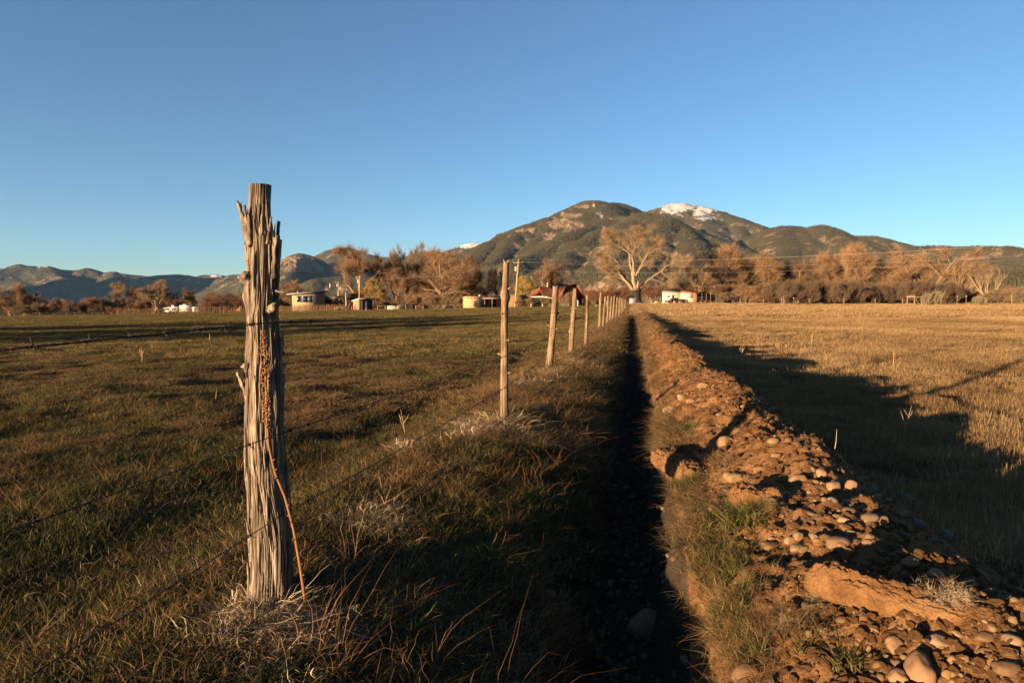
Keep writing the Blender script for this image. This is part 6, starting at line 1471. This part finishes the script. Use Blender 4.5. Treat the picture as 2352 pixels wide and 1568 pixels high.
# cream house with the red roofed porch
Yd = 135; s = Yd / F; b = site(1521.5, Yd); cr = empty("cream_house", b, math.radians(-4), label="small cream house with tan roof and a glazed porch under a bright red roof", cat="house"); W1 = 41 * s; W2 = 74 * s; zw = at(1530, 672, Yd).z - b.z; zr2 = at(1550, 665.5, Yd).z - b.z; zp = at(1590, 672.5, Yd).z - b.z; zp2 = at(1575, 666.5, Yd).z - b.z
MB().box(0, W1, 0, 4, -.3, zw).build("wall", M['cream'], cr); MB().hexa([(-.15, -.25), (W1 + .0, -.25), (W1 + .3, 3.0), (.9, 3.0)], [zw + .003] * 2 + [zr2] * 2, [zw + .09] * 2 + [zr2 + .09] * 2).build("roof", M['tanroof'], cr)
MB().box(W1 + .003, W2, -.5, 3.5, -.3, zp).build("porch_wall", M['cream'], cr); MB().hexa([(W1 + .02, -.8), (W2 + .2, -.8), (W2 - .3, 2.4), (W1 + .35, 2.4)], [zp + .003] * 2 + [zp2] * 2, [zp + .09] * 2 + [zp2 + .09] * 2).build("porch_roof", M['redsheet'], cr)
window(cr, 13.8 * s, 0, zw * .52, .52, .55, 1, 2, M['white'], .05); dr = MB().box(20 * s, 26.5 * s, -.06, -.003, 0, zw * .82).build("door", M['white'], cr)
MB().box(20.6 * s, 25.6 * s, -.075, -.062, zw * .42, zw * .78).build("pane", M['glass'], dr); MB().box(20.6 * s, 25.6 * s, -.075, -.062, zw * .06, zw * .36).build("pane", M['glass'], dr)
x0, x1, z0, z1 = 49 * s, 67 * s, zp * .52, zp * .97
wb = MB().box(x0, x1, -.53, -.503, z0, z1).build("porch_window", M['white'], cr)
for k in range(5): x = x0 + (x1 - x0) * k / 4; MB().box(x - .025, x + .025, -.575, -.533, z0, z1).build("mullion", M['brownwall'], wb)
for k in range(4): z = z0 + (z1 - z0) * k / 3; MB().box(x0, x1, -.59, -.577, z - .02, z + .02).build("glazing_bar", M['brownwall'], wb)
MB().box(W2 - .15, W2 + .06, -.6, -.503, -.2, zp).build("corner_board", M['redsheet'], cr)
# dark pickup in front
b = site(1534, 131); pk = empty("pickup", b, math.radians(10), label="black pickup with a red front wing parked before the cream house", cat="pickup"); u = 131 / F
def carbody(prof, y0, y1): 
    nP = len(prof); V = [(x, y0, z) for x, z in prof] + [(x, y1, z) for x, z in prof]; mb = MB(); mb.add(V, [(i, i + nP, (i + 1) % nP + nP, (i + 1) % nP) for i in range(nP)])
    c0 = np.mean(prof, 0); mb.add([(c0[0], y0, c0[1])] + V[:nP], T=[(0, i + 1, (i + 1) % nP + 1) for i in range(nP)]); mb.add([(c0[0], y1, c0[1])] + V[nP:], T=[(0, (i + 1) % nP + 1, i + 1) for i in range(nP)]); return mb
carbody([(0, .32), (2.5, .32), (2.5, .72), (2.42, .80), (1.05, .80), (.9, .78), (.1, .70), (0, .6)], 0, 1.5).build("body", M['black'], pk)
carbody([(.95, .803), (2.35, .803), (2.25, 1.22), (1.3, 1.22)], .1, 1.4).build("cab", M['black'], pk)
MB().hexa([(1.12, .09), (1.75, .09), (1.75, .097), (1.30, .097)], .86, 1.16).build("side_window", M['glass'], pk); MB().box(1.82, 2.22, .085, .097, .86, 1.16).build("side_window", M['glass'], pk)
MB().box(.55, .95, -.03, -.003, .38, .74).build("front_wing", M['red'], pk); MB().box(-.05, -.003, .15, .4, .5, .62).build("headlight", M['white'], pk)
for x in (.5, 2.0): MB().tube([(x, -.06, .28), (x, .16, .28)], .28, 14).build("wheel", M['rubber'], pk)
# yard things
def thing_at(name, px, Yd, label, cat): return empty(name, site(px, Yd), label=label, cat=cat, group="yard things before the cream house")
o = thing_at("bench", 1520, 129, "long low timber bench left of the black pickup", "bench"); MB().box(-.8, .8, 0, .4, .38, .45).build("seat", M['lumber'], o)
for x in (-.7, .7): MB().box(x - .06, x + .06, .05, .35, 0, .377).build("leg", M['lumber'], o)
o = thing_at("sawhorse", 1576, 128, "timber stand with a slanting brace before the glazed porch", "stand"); MB().box(-.08, .08, -.08, .08, 0, 1.05).build("post", M['lumber'], o); MB().bar((.08, 0, .8), (.6, 0, 0), .1, .06).build("brace", M['lumber'], o); MB().box(-.25, .25, -.2, .2, 1.053, 1.12).build("platform", M['lumber'], o)
for px, m_, lab in ((1561, 'red', "red drum right of the black pickup"), (1565, 'darkgrey', "dark drum right of the red one"), (1549, 'shed', "orange drum under the pickup's flank")):
    o = thing_at("drum", px, 128.5, lab, "drum"); MB().disc_cyl((0, 0), .24, 0, .62, 12).build("shell", M[m_], o); MB().disc_cyl((0, 0), .25, .28, .33, 12).build("hoop", M[m_], o)
for px, w, h, m_, lab in ((1498, .5, .45, 'white', "crumpled white sheet on the ground left of the cream house"), (1505, .55, .55, 'cream', "pale heap of boards left of the cream house"), (1490, .3, .3, 'steel', "small grey sack beside the old cottonwood"), (1588, .5, .35, 'shed', "orange crate before the glazed porch"), (1596, .35, .3, 'adobe', "tan crate right of the orange one")):
    o = thing_at("heap" if 'crate' not in lab else "crate", px, 129, lab, "crate" if 'crate' in lab else "heap")
    if 'crate' in lab:
        for k in range(3): MB().box(-w, w, -w * .8, -w * .8 + .04, .03 + k * h / 3, h / 3 * (k + .85)).build("slat", M[m_], o)
        MB().box(-w * .97, w * .97, -w * .8 + .043, w * .6, 0, h).build("body", M[m_], o)
    else:
        for k in range(5): mb = MB().bar((R.uniform(-w, 0), R.uniform(-.2, .2), R.uniform(0, h * .6)), (R.uniform(0, w), R.uniform(-.2, .2), R.uniform(0, h)), .22, .12); mb.build("board", M[m_], o)
o = thing_at("dead_sapling", 1494, 129, "pale forked dead sapling right of the old cottonwood", "sapling"); MB().tube([(0, 0, -.1), (-.05, 0, .6), (-.12, 0, 1.5)], [.08, .06, .03], 6).tube([(0, 0, .2), (.25, 0, .6), (.45, 0, 1.05)], [.06, .05, .02], 5).build("trunk", M['barkpale'], o)
b = site(1641.5, 142); o = empty("birdhouse", b, label="white birdhouse on a tall thin post right of the cream house", cat="birdhouse"); z = at(1641, 662, 142).z - b.z; MB().tube([(0, 0, 0), (0, 0, z)], .04, 6).build("post", M['lumber'], o); MB().box(-.25, .25, -.2, .2, z + .003, z + .5).build("box", M['white'], o); MB().hexa([(-.33, -.28), (.33, -.28), (.33, .28), (-.33, .28)], z + .503, [z + .55, z + .55, z + .75, z + .75]).build("roof", M['white'], o)
# wire pen right of the house
b = site(1600, 132); pn = empty("wire_pen", b, label="tall wire pen of thin posts right of the cream house", cat="pen"); u = 132 / F
for px in (1600, 1612, 1622, 1632, 1644): x = (px - 1600) * u; MB().tube([(x, 0, -.1), (x, 0, R.uniform(1.6, 2.2))], .045, 6).build("post", M['lumber'], pn)
for z in (.3, .8, 1.3): MB().bar((0, 0, z), (44 * u, 0, z), .015).build("wire", M['steel'], pn)
MB().box(8 * u, 26 * u, .3, .5, 0, .55).build("board", M['brownwall'], pn)

# right hand wire fence, timber frame, sagebrush
for px, h_, lab in ((1795, 1.5, "left one of two close fence posts before the dark thicket"), (1800, 1.6, "right one of two close fence posts before the dark thicket"), (1822.6, 1.3, "thin white tipped stake before the dark thicket"), (1858.6, 1.3, "lone fence post before the left part of the thicket"), (1938, 1.4, "lone fence post before the middle of the thicket"), (2010, 1.3, "lone fence post left of the timber frame"), (2073, 1.35, "fence post close to the timber frame"), (2175.5, 1.75, "whitish leaning post right of the sagebrush"), (2198, 1.6, "thin stake with a white tip right of the whitish post"), (2219, 1.6, "thin stake with a white tip below the spiky trees"), (2323, 1.9, "tall fence post near the right edge of the view"), (1700, 1.3, "thin fence post under the large rusty tree"), (1754, 1.2, "thin fence post left of the dark thicket")):
    b = site(px, 111); o = empty("fence_post", b, label=lab, cat="fence post", group="posts of the right hand boundary fence"); thin = 'stake' in lab
    MB().tube([(0, 0, -.1), (R.uniform(-.03, .03), 0, h_ * .5), (R.uniform(-.06, .06), 0, h_)], [.03 if thin else .07] * 3, 6).build("trunk", M['barkpale'] if 'whit' in lab else M['lumber'], o)
    if thin: MB().box(-.06, .06, -.05, .05, h_ - .02, h_ + .12).build("tip", M['white'], o)
Yd = 109; s = Yd / F; b = site(2083.5, Yd); tf = empty("timber_frame", b, label="open timber frame of three posts and a top beam at the edge of the stubble", cat="timber frame"); hh = 19.5 * s
for x, y in ((0, 0), (6.5 * s, -1.2), (29.5 * s, -.4)): MB().box(x - .08, x + .08, y - .08, y + .08, -.2, hh).build("post", M['lumber'], tf)
MB().bar((-.15, -.1, hh + .10), (30 * s, -.5, hh - .0), .16, .2).build("beam", M['lumber'], tf); MB().bar((-.1, .2, hh + .28), (6.5 * s, -1.4, hh + .28), .14, .1).build("crosspiece", M['lumber'], tf); MB().bar((8 * s, -1.1, hh - .1), (17 * s, -1.0, hh * .35), .08, .06).build("brace", M['lumber'], tf)
M['sage'] = twig_mat("grey_green_sage", (.13, .105, .06))
rr = np.random.RandomState(995); TP[("sage", 0)] = tree_meshes("sage", stems_init(rr, 2, 26, .7, .02), 996, (6, 5), (.4, .5), (15, 50), (.1, .1), .1, (12, .22, .022, .5, .5), M['bark'], M['sage'])
for px, yt, w, lab in ((2127, 672, 24, "left half of the paired grey sagebrush by the timber frame"), (2150, 668, 30, "right and taller of the paired grey sagebrush by the timber frame"), (2248, 678, 28, "rounded pale sagebrush below the spiky trees"), (1832, 690, 14, "small grey sagebrush before the dark thicket")):
    plant("sagebrush", ("sage", 0), px, yt, w, 107.5, lab, "sagebrush", "sagebrush bushes along the boundary fence")

# overhead lines
def line(a, b_, sag, label, r_=.0065, nseg=40, mat='cable'):
    a, b_ = Vector(a), Vector(b_); t = np.linspace(0, 1, nseg); P = np.array(a)[None] * 0 + (np.array(b_) - np.array(a))[None] * t[:, None]; P[:, 2] -= 4 * sag * t * (1 - t)
    root = empty("power_line", a, label=label, cat="power line", group="overhead lines"); MB().tube(P, r_, 4).build("cable", M[mat], root)
M['cable'] = plain("aluminium_cable", (.28, .24, .20), .5, .1, 3, .2); M['cable2'] = plain("black_cable", (.03, .026, .023), .7, .1, 3)
pt = at(1191, 595.5, 142)
line((pt.x - .9, 142, pt.z - .55), (92, 78, at(2352, 539, 78).z + 1.3), 1.5, "upper left overhead wire running from the leaning pole past the old tree to the right")
line((pt.x, 142, pt.z + .05), (93, 79, at(2352, 541, 79).z + 1.3), 1.7, "upper right overhead wire running from the leaning pole's tip to the right")
line((pt.x + .9, 142, pt.z - .55), (94, 80, at(2352, 560, 80).z + .8), 2.1, "third overhead wire, from the crossarm's right end across the grove")
line((pt.x + .15, 142, pt.z - 2.3), (94, 82, at(2352, 568, 82).z + .8), 2.0, "fourth and lower overhead wire crossing the old tree")
line((at(1620, 655, 140).x, 140, at(1620, 655, 140).z), (94, 84, at(2352, 617, 84).z + .5), .9, "dark sagging telephone cable across the right grove", .02, 40, 'cable2')
q2 = at(827, 634, 172)
for dx, dz, lab in ((-.9, -.5, "left overhead wire from the leaning pole toward the willow"), (0, 0, "middle overhead wire from the leaning pole toward the willow"), (.9, -.5, "right overhead wire from the leaning pole toward the willow")):
    line((pt.x + dx, 142, pt.z + dz), (q2.x + dx * .4, 172, q2.z + dz), 1.4, lab, .0065)

# ------------------------------------------------------------------ thin evening haze
hz = MB().box(-13500, 13500, -3500, 13500, -12, 1400).build("haze", None, None, kind="stuff", label="thin blue air between the fields and the far mountains")
hm = bpy.data.materials.new("haze_air"); hm.use_nodes = True; ht_ = hm.node_tree; ht_.nodes.clear()
ho = ht_.nodes.new("ShaderNodeOutputMaterial"); hv = ht_.nodes.new("ShaderNodeVolumePrincipled")
hv.inputs["Color"].default_value = (.28, .55, 1, 1); hv.inputs["Density"].default_value = 0.85e-5; hv.inputs["Anisotropy"].default_value = 0.0
ht_.links.new(hv.outputs[0], ho.inputs["Volume"]); hz.data.materials.append(hm)
